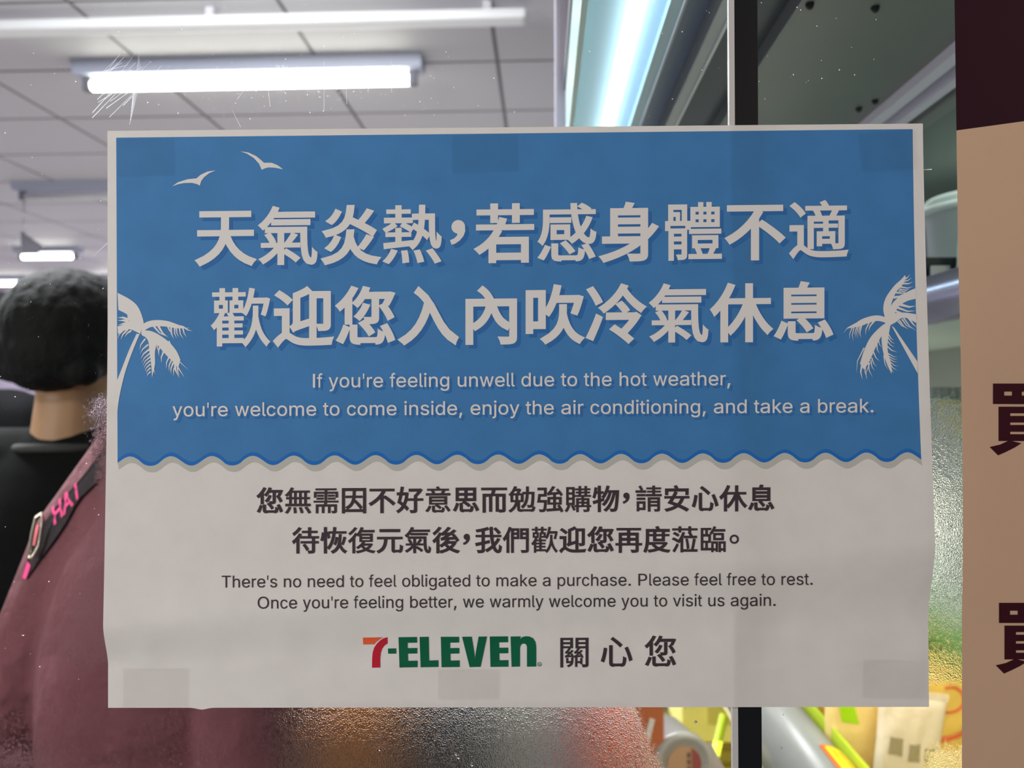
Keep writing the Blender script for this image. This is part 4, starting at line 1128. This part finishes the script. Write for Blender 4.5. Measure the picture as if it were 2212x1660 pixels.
# price label on the deck rail: yellow with a red border and red print
def price_label():
    y0, y1 = .83, .965
    root = thing('price_label', 'yellow price label with a red border on the clear rail, bottom right', 'label', (.39, .90, 1.03))
    def P_(s, t, h):          # s along the rail, t across
        a = lerp(radians(100), radians(28), t)
        c = Vector((.372 + (.036 + h) * cos(a), lerp(y1, y0, s), .985 + (.052 + h) * sin(a)))
        return c
    def slab(name, s0, s1, t0, t1, h, m, par=root, lab=None):
        V, Fc = [], []
        n = 8
        for hh in (h - .0012, h):
            for i in range(n + 1):
                for s in (s0, s1): V.append(P_(s, lerp(t0, t1, i / n), hh))
        k = 2 * (n + 1)
        for i in range(n):
            Fc += [(k + 2 * i, k + 2 * i + 1, k + 2 * i + 3, k + 2 * i + 2), (2 * i + 2, 2 * i + 3, 2 * i + 1, 2 * i), (2 * i, k + 2 * i, k + 2 * i + 2, 2 * i + 2), (2 * i + 1, 2 * i + 3, k + 2 * i + 3, k + 2 * i + 1)]
        Fc += [(0, 1, k + 1, k), (2 * n, k + 2 * n, k + 2 * n + 1, 2 * n + 1)]
        return pydata(name, V, Fc, m, par, lab)
    slab('label_border', 0, 1.3, 0, 1, .0016, mat('label_red', (196, 96, 30), .5), root, 'red border')
    slab('label_face', .05, 1.3, .10, .90, .0028, mat('label_yellow', (250, 206, 30), .5), root, 'yellow face')
    pm = mat('label_print', (190, 110, 20), .5)
    V, Fc = [], []
    def stroke(s0, s1, t0, t1):
        o = len(V)
        V.extend(P_(s, t, .0034) for s, t in ((s0, t0), (s1, t0), (s1, t1), (s0, t1)))
        Fc.append((o, o + 1, o + 2, o + 3))
    for k in range(6):
        s = .12 + k * .19
        stroke(s, s + .02, .2, .8); stroke(s + .13, s + .15, .22, .78)
        for t in (.2, .42, .62, .78)[k % 2:]: stroke(s, s + .14, t, t + .035)
        stroke(s + .06, s + .08, .3, .7)
    pydata('label_print', V, Fc, pm, root, 'illegible red brown print')


price_label()


# ------------------------------------------------------------ bags and packs
def pouch(name, label, cat, base, w, h, t, lean=0, turn=0, tilt=0, m=None, group=None, n=14, wr=.004):
    """a filled plastic bag standing on 'base': pillow body, crimped seals top and bottom"""
    root = thing(name, label, cat, base, group)
    M = Matrix.Translation(Vector(base)) @ Matrix.Rotation(turn, 4, 'Z') @ Matrix.Rotation(lean, 4, 'X') @ Matrix.Rotation(tilt, 4, 'Y')
    ph = random.uniform(0, 6)
    def pt(u, v, side):
        fx = max(0, 1 - abs(2 * u - 1) ** 3.0); fz = max(0, 1 - abs(2 * v - 1) ** 2.6)
        d = t / 2 * (fx * fz) ** .6 + .0008
        d += wr * fx * fz * sin(9 * u + 5 * v + ph) * .5 + wr * .5 * sin(21 * u - 14 * v + ph) * fx * fz
        x = (u - .5) * w * (1 - .08 * sin(pi * v)); z = v * h
        return M @ Vector((x, -d * side, z))
    V, Fc = [], []
    for side in (1, -1):
        o = len(V)
        V += [pt(i / n, .06 + .88 * j / n, side) for j in range(n + 1) for i in range(n + 1)]
        for j in range(n):
            for i in range(n):
                q = [o + j * (n + 1) + i, o + j * (n + 1) + i + 1, o + (j + 1) * (n + 1) + i + 1, o + (j + 1) * (n + 1) + i]
                Fc.append(q if side == 1 else q[::-1])
    def rim(i, j): return j * (n + 1) + i
    k = (n + 1) ** 2
    loop = [rim(i, 0) for i in range(n)] + [rim(n, j) for j in range(n)] + [rim(i, n) for i in range(n, 0, -1)] + [rim(0, j) for j in range(n, 0, -1)]
    for a, b in zip(loop, loop[1:] + loop[:1]): Fc.append((b, a, a + k, b + k))
    body = pydata('bag_body', V, Fc, m, root, None, True)
    for v0, v1, nm in ((0, .07, 'bottom_seal'), (.93, 1, 'top_seal')):
        bm = bmesh.new()
        g = []
        for i in range(25):
            z_ = .0004 if i % 2 else -.0004
            g.append([bm.verts.new(M @ Vector(((i / 24 - .5) * w, z_ + o_, v * h))) for v in (v0, v1) for o_ in (-.0006, .0006)])
        for a, b in zip(g, g[1:]):
            bm.faces.new((a[0], b[0], b[2], a[2])); bm.faces.new((a[1], a[3], b[3], b[1]))
            bm.faces.new((a[2], b[2], b[3], a[3])); bm.faces.new((a[0], a[1], b[1], b[0]))
        bm_obj(nm, bm, m, root)
    def patch(nm, quad, mm, lab, lift=.0016, k=8):
        """printed patch on the front: quad in bag (u, v)"""
        VV, FF = [], []
        for j in range(k + 1):
            for i in range(k + 1):
                a = [lerp(quad[0][c], quad[1][c], i / k) for c in (0, 1)]; b = [lerp(quad[3][c], quad[2][c], i / k) for c in (0, 1)]
                u, v = lerp(a[0], b[0], j / k), lerp(a[1], b[1], j / k)
                p = pt(u, v, 1)
                VV.append(p + (M.to_3x3() @ Vector((0, -1, 0))) * lift)
        for j in range(k):
            for i in range(k): FF.append((j * (k + 1) + i, j * (k + 1) + i + 1, (j + 1) * (k + 1) + i + 1, (j + 1) * (k + 1) + i))
        return pydata(nm, VV, FF, mm, root, lab, True)
    return root, patch


def R4(u0, u1, v0, v1): return [(u0, v0), (u1, v0), (u1, v1), (u0, v1)]


film = lambda n, c, tr=.3: mat(n, c, .28, transl=tr, bump=(40, .004), spec=.6)
cream = film('cream_film', (250, 226, 150)); whitef = film('white_film', (236, 226, 206)); yellowf = film('yellow_film', (250, 222, 120))
greenf = film('green_film', (96, 146, 60)); limef = mat('lime_print', (176, 232, 20), .35, transl=.3)
greyf = film('clear_grey_film', (190, 200, 190)); greenp = mat('green_print', (110, 150, 50), .4); redp = mat('red_swirl', (226, 110, 70), .5); greyp = mat('grey_print', (150, 140, 110), .5)
DK = .932
b, patch = pouch('snack_bag', 'cream bag with lime green bands on the cooler deck, behind the yellow price label', 'bag', (.475, 1.05, DK), .16, .20, .05, 0, .15, 0, cream, 'snack bags on the cooler deck')
patch('lime_band', [(.10, .55), (.24, .55), (.14, .95), (.02, .95)], limef, 'lime band')
patch('lime_band', [(.72, .02), (.95, .02), (.66, .70), (.52, .55)], limef, 'lime band')
b, patch = pouch('snack_bag', 'white bag with grey square marks and a green foot, right of the lime banded bag', 'bag', (.488, 1.0, DK), .098, .165, .03, .0, .10, .12, whitef, 'snack bags on the cooler deck')
patch('green_foot', R4(.06, .94, .07, .32), greenp, 'green printed foot')
for k in range(3): patch('grey_mark', R4(.12 + .26 * k, .30 + .26 * k, .50 - .03 * k, .64 - .03 * k), greyp, 'grey square mark', .0018, 3)
b, patch = pouch('snack_bag', 'yellow bag with a red drawing, against the edge of the tan sign', 'bag', (.608, 1.115, DK), .18, .188, .045, .0, .1, -.06, yellowf, 'snack bags on the cooler deck')
sw = [(.5 + .16 * cos(t), .62 + .11 * sin(t)) for t in [radians(a) for a in range(-120, 130, 25)]]
for a_, b_ in zip(sw, sw[1:]):
    patch('red_curl', [a_, b_, (b_[0] * .82 + .5 * .18, b_[1] * .82 + .62 * .18), (a_[0] * .82 + .5 * .18, a_[1] * .82 + .62 * .18)], redp, 'red curl', .0018, 2)
for k in range(3): patch('red_stroke', [(.2 + .2 * k, .2 + .08 * k), (.45 + .2 * k, .30 + .05 * k), (.44 + .2 * k, .34 + .05 * k), (.2 + .2 * k, .24 + .08 * k)], redp, 'orange red stroke', .0018, 3)
b, patch = pouch('snack_bag', 'tall green bag standing behind the yellow bag, seen between poster and tan sign', 'bag', (.70, 1.22, DK), .20, .30, .06, 0, .05, 0, greenf, 'snack bags on the cooler deck')
b, patch = pouch('snack_bag', 'plain yellow bag at the back of the cooler deck, behind the lime banded bag', 'bag', (.56, 1.30, DK), .26, .17, .06, 0, .0, 0, yellowf, 'snack bags on the cooler deck')
# middle shelf
b, patch = pouch('salad_bag', 'clear bag with a yellow patch on the middle cooler shelf, beside the right poster edge', 'bag', (.452, .80, 1.30), .10, .21, .04, 0, .1, 0, greyf, 'clear bags on the cooler shelves')
patch('yellow_patch', R4(.2, .8, .76, .93), mat('yellow_print', (214, 206, 60), .4), 'yellow patch')
pouch('salad_bag', 'shiny clear bag on the middle cooler shelf, against the tan sign', 'bag', (.535, .84, 1.30), .10, .215, .045, 0, -.1, 0, greyf, 'clear bags on the cooler shelves', wr=.012)
# top shelf
b, patch = pouch('salad_bag', 'white bag with a green foot on the top cooler shelf, against the tan sign', 'bag', (.486, .80, 1.607), .075, .10, .03, 0, .1, .08, film('white_pack', (226, 232, 224)), 'clear bags on the cooler shelves')
patch('green_foot', R4(.35, .9, .1, .35), greenp, 'green printed foot')
tr_ = thing('black_tray', 'dark tray with a pale tag on the top cooler shelf, beside the right poster edge', 'tray', (.445, .86, 1.607))
bm = bmesh.new()
for zz, s in ((1.607, .8), (1.655, 1)):
    pass
vs = [bm.verts.new((.455 + s * dx, .86 + s * dy, z)) for z, s in ((1.607, .75), (1.655, 1), (1.652, .93), (1.612, .7)) for dx, dy in ((-.035, -.05), (.035, -.05), (.035, .05), (-.035, .05))]
bm.faces.new(vs[0:4][::-1])
for l_ in range(3):
    for k in range(4): bm.faces.new((vs[l_ * 4 + k], vs[l_ * 4 + (k + 1) % 4], vs[l_ * 4 + 4 + (k + 1) % 4], vs[l_ * 4 + 4 + k]))
bm.faces.new(vs[12:16])
bm_obj('tray_body', bm, mat('dark_plastic', (50, 60, 58), .4), tr_)
box('pale_tag', .432, .452, .806, .809, 1.612, 1.645, mat('pale_tag', (196, 204, 200), .5), tr_, label='pale tag')
tr_ = thing('white_tub', 'pale round edged tub high in the cooler, just right of the poster top corner', 'tub', (.655, 1.10, 1.607))
bm = bmesh.new()
prof = [(.0, 1.607), (.05, 1.607), (.058, 1.62), (.066, 1.76), (.070, 1.765), (.070, 1.795), (.064, 1.80), (0, 1.80)]
ang = [2 * pi * k / 28 for k in range(28)]
rings = [[bm.verts.new((.655 + max(r, .001) * cos(a_), 1.10 + max(r, .001) * sin(a_), z)) for a_ in ang] for r, z in prof]
for a_, b_ in zip(rings, rings[1:]):
    for k in range(28): bm.faces.new((a_[k], a_[(k + 1) % 28], b_[(k + 1) % 28], b_[k]))
bmesh.ops.remove_doubles(bm, verts=bm.verts[:], dist=.0005)
bmesh.ops.recalc_face_normals(bm, faces=bm.faces[:])
bm_obj('tub_body', bm, mat('pale_tub', (176, 186, 182), .4), tr_, None, True)
bm = bmesh.new()
add_tube(bm, [(.655 + .0715 * cos(a_), 1.10 + .0715 * sin(a_), 1.78) for a_ in ang + ang[:1]], .006, 8, False)
bm_obj('lid_rim', bm, mat('tub_lid', (214, 222, 218), .4), tr_, 'paler lid rim', True)

# cartons on the lower shelf of the cooler, seen under the deck rail
def carton(name, label, cat, x0, x1, y0, y1, z0, z1, c, tape_c, group=None, band=None):
    root = thing(name, label, cat, ((x0 + x1) / 2, (y0 + y1) / 2, z0), group)
    box('carton_body', x0, x1, y0, y1, z0, z1, mat(name + str(c), c, .55, noise=(20, .05)), root, .004)
    box('lid_flap', x0 + .003, (x0 + x1) / 2 - .002, y0 + .003, y1 - .003, z1 - .001, z1 + .003, mat(name + str(c), c), root)
    box('lid_flap', (x0 + x1) / 2 + .002, x1 - .003, y0 + .003, y1 - .003, z1 - .001, z1 + .003, mat(name + str(c), c), root)
    box('front_label', lerp(x0, x1, .2), lerp(x0, x1, .8), y0 - .002, y0 + .001, lerp(z0, z1, .3), lerp(z0, z1, .7), mat('carton_label' + str(tape_c), tape_c, .5), root, label='printed front label')
    return root


carton('carton', 'lime carton at the bottom of the low stack, left of the dark glazing bar', 'carton', .365, .70, 1.9, 2.1, .321, .519, (206, 232, 40), (170, 200, 30), 'cartons on the lower cooler shelf')
carton('carton', 'olive carton in the middle of the low stack behind the dark glazing bar', 'carton', .365, .70, 1.9, 2.1, .5225, .586, (128, 108, 30), (150, 132, 50), 'cartons on the lower cooler shelf')
carton('carton', 'pale yellow carton on top of the low stack behind the dark glazing bar', 'carton', .365, .70, 1.9, 2.1, .5895, .76, (236, 222, 120), (206, 190, 90), 'cartons on the lower cooler shelf')
t_ = tube('leaning_rod', [(.147, 1.36, .009), (.3395, 1.36, .90)], .0075, mat('lime_rod', (196, 226, 40), .4))
tag(t_, 'thin lime green rod leaning left of the dark glazing bar, low down', 'rod')

# ------------------------------------------------------------ low table behind the fogged glass with cartons, a tub and a folder
tb = thing('display_table', 'low grey display table under the goods behind the fogged glass', 'table', (-.08, 1.12, 0))
box('table_top', -.42, .29, .955, 1.32, .82, .85, mat('table_grey', (150, 148, 140), .5), tb, .004)
for x in (-.39, .26):
    for y in (.985, 1.29): box('leg', x - .02, x + .02, y - .02, y + .02, 0, .82, mat('table_leg', (90, 90, 90), .5), tb)
TZ = .851
carton('carton', 'reddish brown carton behind the fogged glass, right of the maroon shirt', 'carton', -.41, -.305, 1.0, 1.16, TZ, 1.10, (124, 66, 46), (110, 58, 44), 'cartons behind the fogged glass')
carton('carton', 'golden brown carton behind the fogged glass below the poster', 'carton', -.30, -.195, 1.0, 1.18, TZ, 1.13, (208, 132, 40), (214, 150, 70), 'cartons behind the fogged glass')
carton('carton', 'dark grey carton in the middle of the fogged glass below the poster', 'carton', -.185, -.085, 1.02, 1.2, TZ, 1.10, (58, 52, 48), (84, 76, 70), 'cartons behind the fogged glass')
carton('carton', 'pale grey carton behind the fogged glass, left of the orange one', 'carton', -.075, .045, 1.0, 1.2, TZ, 1.14, (168, 166, 156), (150, 148, 140), 'cartons behind the fogged glass')
carton('carton', 'orange pink carton behind the fogged glass, left of the round tub', 'carton', .052, .122, 1.0, 1.16, TZ, 1.09, (222, 100, 56), (230, 130, 90), 'cartons behind the fogged glass')
# orange display card with its highlight painted on as a white strip
fd = thing('display_card', 'orange brown card with a painted white highlight beside the round tub, under the poster', 'card', (.15, .99, TZ))
o_ = box('card_sheet', .125, .165, .985, .989, TZ, 1.09, mat('orange_card', (206, 116, 66), .5), fd)
box('white_highlight', .139, .146, .982, .9855, 1.005, 1.06, mat('painted_highlight', (250, 244, 232), .3), fd, label='painted white highlight', rot=Matrix.Rotation(radians(14), 4, 'Y'))
# round clear tub lying on a grey carton, its lid with a tan and red label towards the window
carton('carton', 'grey brown carton carrying the round clear tub, under the poster', 'carton', .170, .268, 1.0, 1.14, TZ, .952, (132, 120, 104), (150, 140, 124), 'cartons behind the fogged glass')
tub = thing('round_tub', 'round clear plastic tub lying on its side, lid with tan and red label facing out', 'tub', (.19, 1.04, .956))
AX = Vector((.18, -.97, .05)).normalized()
MT = Matrix.Translation((.192, .985, .9985)) @ AX.to_track_quat('Z', 'X').to_matrix().to_4x4()
bm = bmesh.new()
prof = [(0, -.085), (.032, -.085), (.035, -.080), (.0385, -.012), (.041, -.010), (.041, .0), (.038, .003), (.033, .003), (.031, .0), (0, .0)]
rings = [[bm.verts.new((max(r, .001) * cos(a_), max(r, .001) * sin(a_), z)) for a_ in ang] for r, z in prof]
for a_, b_ in zip(rings, rings[1:]):
    for k in range(28): bm.faces.new((a_[k], a_[(k + 1) % 28], b_[(k + 1) % 28], b_[k]))
bmesh.ops.remove_doubles(bm, verts=bm.verts[:], dist=.0006)
bmesh.ops.recalc_face_normals(bm, faces=bm.faces[:])
bmesh.ops.transform(bm, matrix=MT, verts=bm.verts[:])
bm_obj('tub_body', bm, mat('clear_tub', (200, 198, 190), .2, transl=.3, spec=.8), tub, None, True)
def lid_print(nm, P, m, lab, z=.0012):
    n = len(P)
    V = [MT @ Vector((x, y, zz)) for zz in (z - .001, z) for x, y in P]
    pydata(nm, V, [tuple(range(n, 2 * n)), tuple(range(n))[::-1]] + [(k, (k + 1) % n, n + (k + 1) % n, n + k) for k in range(n)], m, tub, lab)
lid_print('lid_label', [(.0245 * cos(t), .0245 * sin(t)) for t in [2 * pi * k / 24 for k in range(24)]], mat('tan_label', (196, 156, 120), .5), 'round tan label')
RT = (MT.to_3x3().inverted() @ Vector((1, 0, 0))); ra = math.atan2(RT.y, RT.x)
lid_print('lid_label', [(.0238 * cos(ra + t), .0238 * sin(ra + t)) for t in [radians(-62 + 124 * k / 12) for k in range(13)]], mat('dull_red_label', (160, 84, 76), .5), 'dull red side of the label', .0022)
for k in range(3):
    a0 = ra + pi / 2 * .2
    c_ = Vector((cos(ra), sin(ra))) * .004; u_ = Vector((-sin(ra), cos(ra)))
    q0 = c_ + u_ * (.009 - .009 * k)
    lid_print('lid_print', [(q0 + d).to_tuple() for d in (Vector((0, 0)), Vector((cos(ra), sin(ra))) * .005, Vector((cos(ra), sin(ra))) * .005 + u_ * .006, u_ * .006)], mat('brown_print', (120, 92, 76), .5), 'brown printed mark', .0020)


# ------------------------------------------------------------ people
def hand(parts, w, d, side, fwd):
    """palm, four fingers of different lengths and a thumb, hanging relaxed from wrist w"""
    w, d, fwd = Vector(w), Vector(d).normalized(), Vector(fwd).normalized()
    pal = w + d * .05
    parts.append(('c', w, .022, pal + d * .03, .026))
    for k, (o_, l_) in enumerate(((.026, .062), (.009, .074), (-.009, .068), (-.025, .052))):
        a = pal + d * .035 + fwd * o_
        m_ = a + d * l_ * .55 + side * .004
        e = m_ + d * l_ * .42 - side * .012
        parts.append(('c', a, .0092, m_, .0085)); parts.append(('c', m_, .0085, e, .0072))
    a = w + d * .025 + fwd * .018
    m_ = a + fwd * .024 + d * .028
    parts.append(('c', a, .012, m_, .0105)); parts.append(('c', m_, .0105, m_ + d * .03 + fwd * .004, .008))


def standing(lbl, loc, k, turn, top_m, top_lab, hair=True):
    root = thing('person', lbl, 'person', loc)
    X = Matrix.Translation(Vector(loc)) @ Matrix.Rotation(turn, 4, 'Z') @ Matrix.Scale(k, 4)
    E_ = lambda c, r, q=None: ('e', c, r) if q is None else ('e', c, r, q)
    P = [E_((0, 0, 1.20), (.155, .10, .25)), E_((0, 0, .95), (.155, .105, .14)), ('c', (-.13, 0, 1.385), .05, (.13, 0, 1.385), .05),
         ('c', (0, -.008, 1.38), .056, (0, .012, 1.52), .050), E_((0, .018, 1.585), (.075, .094, .112)), E_((0, .058, 1.525), (.048, .05, .045)),
         ('c', (0, .104, 1.59), .009, (0, .118, 1.565), .013), E_((0, .104, 1.528), (.022, .01, .008)), E_((0, .1, 1.612), (.05, .014, .01))]
    for s in (-1, 1):
        P += [E_((s * .077, .012, 1.572), (.012, .022, .031)), ('c', (s * .165, 0, 1.375), .050, (s * .205, -.01, 1.11), .040), ('c', (s * .205, -.01, 1.11), .038, (s * .215, .05, .88), .026),
              ('c', (s * .08, 0, .90), .082, (s * .088, .01, .50), .055), ('c', (s * .088, .01, .50), .054, (s * .095, -.02, .09), .036), ('c', (s * .095, -.03, .045), .042, (s * .102, .12, .03), .028)]
        hand(P, (s * .215, .05, .88), (0, .12, -1), Vector((s, 0, 0)), (0, 1, .1))
    body = fuse('body', P, skin, root, .006, 4, None, X)
    T = [E_((0, 0, 1.20), (.172, .118, .26)), E_((0, 0, .98), (.168, .118, .13)), ('c', (-.14, 0, 1.385), .062, (.14, 0, 1.385), .062), ('c', (0, -.004, 1.36), .075, (0, .0, 1.39), .066)]
    for s in (-1, 1):
        T += [('c', (s * .168, 0, 1.378), .061, (s * .207, -.01, 1.11), .052), ('c', (s * .207, -.01, 1.11), .051, (s * .214, .045, .90), .038)]
    fuse('top', T, top_m, root, .008, 4, top_lab, X)
    G = [E_((0, 0, .94), (.166, .116, .13))]
    for s in (-1, 1): G += [('c', (s * .082, 0, .90), .092, (s * .088, .01, .50), .068), ('c', (s * .088, .01, .50), .067, (s * .095, -.02, .12), .055)]
    fuse('trousers', G, trouser, root, .01, 3, 'dark trousers', X)
    for s in (-1, 1): fuse('shoe', [('c', (s * .095, -.035, .048), .048, (s * .102, .12, .036), .034)], shoe_m, root, .008, 2, None, X)
    for s in (-1, 1):
        bm = bmesh.new(); ellipsoid(bm, (s * .03, .103, 1.595), (.011, .006, .006)); bmesh.ops.transform(bm, matrix=X, verts=bm.verts[:])
        bm_obj('eye', bm, mat('eye', (60, 50, 46), .2), root, None, True)
    HR = [('c', (-.062, -.05, 1.54), .024, (.050, -.062, 1.535), .026), E_((0, -.008, 1.605), (.089, .100, .094)), E_((0, -.034, 1.566), (.084, .072, .062), ), E_((-.004, -.048, 1.548), (.072, .050, .046)), E_((0, .05, 1.65), (.068, .06, .045))]
    hr = fuse('hair', HR, hair_m, root, .005, 3, 'short black hair, seen from behind', X)
    for v in hr.data.vertices: v.co += v.normal * (.003 * noise.noise(v.co * 24) + .002 * noise.noise(Vector((v.co.x * 110, v.co.y * 110, v.co.z * 30))))
    return root, X


p1, X1 = standing('person with short black hair seen from behind, in a black top, left of the poster', (-.752, 1.10, 0), 1.003, .10, black_cloth, 'black top')
# neckband of the black top and pale strap of a bag at the far left
nb = [X1 @ Vector((.071 * cos(t), .071 * sin(t), 1.412 - .006 * sin(t))) for t in [2 * pi * k / 24 for k in range(25)]]
bm = bmesh.new(); add_tube(bm, nb, .007, 8, False)
bm_obj('neckband', bm, mat('neckband', (44, 44, 44), .8), p1, 'dark ribbed neckband', True)
p3, X3 = standing('person in black clothes at the far left edge, behind the black haired person', (-1.46, 1.75, 0), 1.05, -.25, mat('black_jacket', (6, 6, 8), .85, spec=.12), 'black jacket')

# person in the maroon shirt, close behind the glass, head behind the poster
def maroon_person():
    root = thing('person', 'person in a dull maroon shirt close behind the glass, head hidden by the poster', 'person', (-.36, .72, 0))
    nk, hd = Vector((-.375, .735, 1.475)), Vector((-.315, .765, 1.625))
    lsh, rsh = Vector((-.477, .74, 1.343)), Vector((-.27, .67, 1.36))
    P = [('e', (-.375, .73, 1.19), (.125, .10, .25)), ('e', (-.38, .73, .95), (.13, .115, .15)), ('c', lsh, .048, nk - Vector((.02, 0, .02)), .05), ('c', rsh, .046, nk - Vector((-.02, 0, .03)), .05),
         ('c', nk, .055, hd - Vector((.015, .005, .06)), .05), ('e', hd, (.08, .092, .113)), ('e', hd + Vector((.04, .03, -.06)), (.045, .045, .045)), ('c', hd + Vector((.075, .05, .005)), .01, hd + Vector((.087, .056, -.02)), .013),
         ('e', hd + Vector((.05, -.062, -.012)), (.018, .014, .031)), ('e', hd + Vector((-.05, .065, -.012)), (.018, .014, .031)), ('e', hd + Vector((.072, .045, -.057)), (.014, .018, .008))]
    arms = ((lsh, Vector((-.585, .745, 1.10)), Vector((-.56, .80, .87))), (rsh, Vector((-.262, .65, 1.10)), Vector((-.20, .70, .90))))
    for a, e, w in arms:
        P += [('c', a, .048, e, .040), ('c', e, .038, w, .026)]
        hand(P, w, (.25, .25, -1), Vector((0, -1, 0)), (.7, .7, .2))
    for x, y in ((-.44, .76), (-.31, .70)):
        P += [('c', (x, y, .90), .085, (x, y + .01, .50), .055), ('c', (x, y + .01, .50), .053, (x, y, .09), .036), ('c', (x - .02, y - .02, .045), .042, (x + .08, y + .09, .03), .028)]
    fuse('body', P, skin, root, .007, 4)
    T = [('e', (-.375, .73, 1.19), (.140, .112, .26)), ('e', (-.38, .73, .99), (.14, .125, .13)), ('c', lsh, .060, nk - Vector((.022, 0, .022)), .058), ('c', rsh, .056, nk - Vector((-.02, 0, .03)), .06), ('c', nk - Vector((0, 0, .03)), .068, nk + Vector((.01, 0, .012)), .066)]
    for a, e, w in arms: T += [('c', a, .059, e, .053), ('c', e, .052, lerp(e, w, .85), .040)]
    sh = fuse('shirt', T, maroon_cloth, root, .007, 5, 'dull maroon shirt')
    G = [('e', (-.38, .73, .95), (.142, .128, .15))]
    for x, y in ((-.44, .76), (-.31, .70)): G += [('c', (x, y, .90), .095, (x, y + .01, .50), .066), ('c', (x, y + .01, .50), .066, (x, y, .12), .054)]
    fuse('trousers', G, trouser, root, .01, 3, 'dark trousers')
    for x, y in ((-.44, .76), (-.31, .70)): fuse('shoe', [('c', (x - .02, y - .02, .048), .048, (x + .08, y + .09, .036), .034)], shoe_m, root, .008, 2)
    fuse('hair', [('e', hd + Vector((-.012, -.008, .022)), (.09, .098, .1)), ('e', hd + Vector((-.04, -.02, -.02)), (.06, .07, .06))], hair_m, root, .007, 3, 'black hair')
    for d in (Vector((.066, .022, .012)), Vector((.04, .06, .012))):
        bm = bmesh.new(); ellipsoid(bm, hd + d, (.008, .008, .006)); bm_obj('eye', bm, mat('eye', (60, 50, 46), .2), root, None, True)
    return root, sh, T


p2, shirt, shirt_parts = maroon_person()
bpy.context.view_layer.update()
sm = shirt.data
off = p2.location
BV = BVHTree.FromPolygons([v.co + off for v in sm.vertices], [tuple(p.vertices) for p in sm.polygons])


def on_shirt(px, py, lift=.002):
    r = ray(px, py).normalized()
    h, n, i, d = BV.ray_cast(EYE, r)
    if h is None:
        h, n, i, d = BV.find_nearest(EYE + r * (.72 / r.y))
    return h - r * lift


def ribbon(name, A, B, lift, m, parent, label=None, k=4, th=.0016):
    """band draped over the shirt between two pixel edges"""
    V, Fc = [], []
    w = k + 1
    for l_ in (lift - th, lift):
        for a, b in zip(A, B): V += [on_shirt(lerp(a[0], b[0], j / k), lerp(a[1], b[1], j / k), l_) for j in range(w)]
    n = len(A); o = n * w
    for i in range(n - 1):
        for j in range(k):
            q = (i * w + j, i * w + j + 1, (i + 1) * w + j + 1, (i + 1) * w + j)
            Fc += [q, tuple(o + x for x in q[::-1])]
        Fc += [(i * w, o + i * w, o + (i + 1) * w, (i + 1) * w), (i * w + k, (i + 1) * w + k, o + (i + 1) * w + k, o + i * w + k)]
    return pydata(name, V, Fc, m, parent, label, True)


def dens(P, n):
    out = []
    for a, b in zip(P, P[1:]):
        out += [(lerp(a[0], b[0], k / n), lerp(a[1], b[1], k / n)) for k in range(n)]
    return out + [P[-1]]


st = thing('shoulder_strap', 'black bag strap with pink letters and a metal slider, over the maroon shirt', 'strap', on_shirt(110, 1130))
A = dens([(330, 815), (292, 868), (262, 912), (230, 960), (190, 1015), (163, 1048), (143, 1069), (114, 1104), (94, 1130), (77, 1165), (62, 1200), (54, 1230)], 4)
B = dens([(352, 852), (316, 905), (282, 950), (245, 1000), (205, 1045), (175, 1074), (160, 1096), (143, 1128), (122, 1160), (98, 1193), (80, 1215), (62, 1244)], 4)
band = ribbon('strap_band', A, B, .004, mat('black_webbing', (24, 12, 20), .8, bump=(600, .0004)), st)
V, Fc = [], []
for ch, cx, cy, em in (('H', 115, 1136, 38), ('A', 137, 1113, 38), ('I', 163, 1082, 34)):
    g, gf = latin(ch)
    g, gf = embolden(g, gf, .03)
    ca, sa = cos(radians(48)), sin(radians(48))
    o_ = len(V)
    for x, y in g:
        X_, Y_ = x * em * 1.25, y * em * 1.35
        V.append(on_shirt(cx + X_ * ca - Y_ * sa * .2, cy - X_ * sa - Y_ * ca * 1.5, .0055))
    Fc += [[i + o_ for i in f] for f in gf]
pydata('strap_lettering', V, Fc, pink_m, band, 'pink capital letters')
ribbon('strap_end', dens([(58, 1212), (52, 1232), (47, 1248)], 4), dens([(66, 1222), (60, 1240), (55, 1252)], 4), .006, pink_m, st, 'pink strap end')
yb = on_shirt(86, 1160).y - .010
loop = [at(x, y, yb) for x, y in dens([(78, 1118), (90, 1110), (93, 1122), (85, 1178), (70, 1206), (63, 1203), (69, 1155), (78, 1118)], 3)]
bm = bmesh.new(); add_tube(bm, loop, .0016, 8, False)
bm_obj('metal_slider', bm, mat('warm_steel', (196, 184, 170), .25, 1), st, 'pale metal slider', True)
ribbon('slider_insert', dens([(84, 1135), (75, 1180)], 4), dens([(78, 1133), (70, 1178)], 4), .006, mat('coral', (196, 90, 96), .6), st, 'coral webbing in the slider')

# water drops standing on the glass
bm = bmesh.new()
for x, y, r in ((1321, 1556, 2.6), (1480, 1531, 1.6), (1503, 1561, 3.2), (1522, 1650, 1.4), (1688, 1617, 2.2), (1692, 1545, 1.2), (1310, 1537, 1.4), (820, 1620, 3), (990, 1636, 4), (1020, 1652, 4), (985, 1630, 3), (2030, 1010, 2), (2066, 1250, 2), (2052, 975, 2)):
    c = glass(x, y, 0); r *= .366 / F
    ellipsoid(bm, c, (r, r * .5, r * 1.1))
wd = bm_obj('water_drop', bm, None, win1, 'clear water drops', True)
dm = bpy.data.materials.new('water'); dm.use_nodes = True
_p = dm.node_tree.nodes['Principled BSDF']; _p.inputs['Transmission Weight'].default_value = 1; _p.inputs['IOR'].default_value = 1.33; _p.inputs['Roughness'].default_value = .02
wd.data.materials.append(dm)
wd['kind'] = 'stuff'
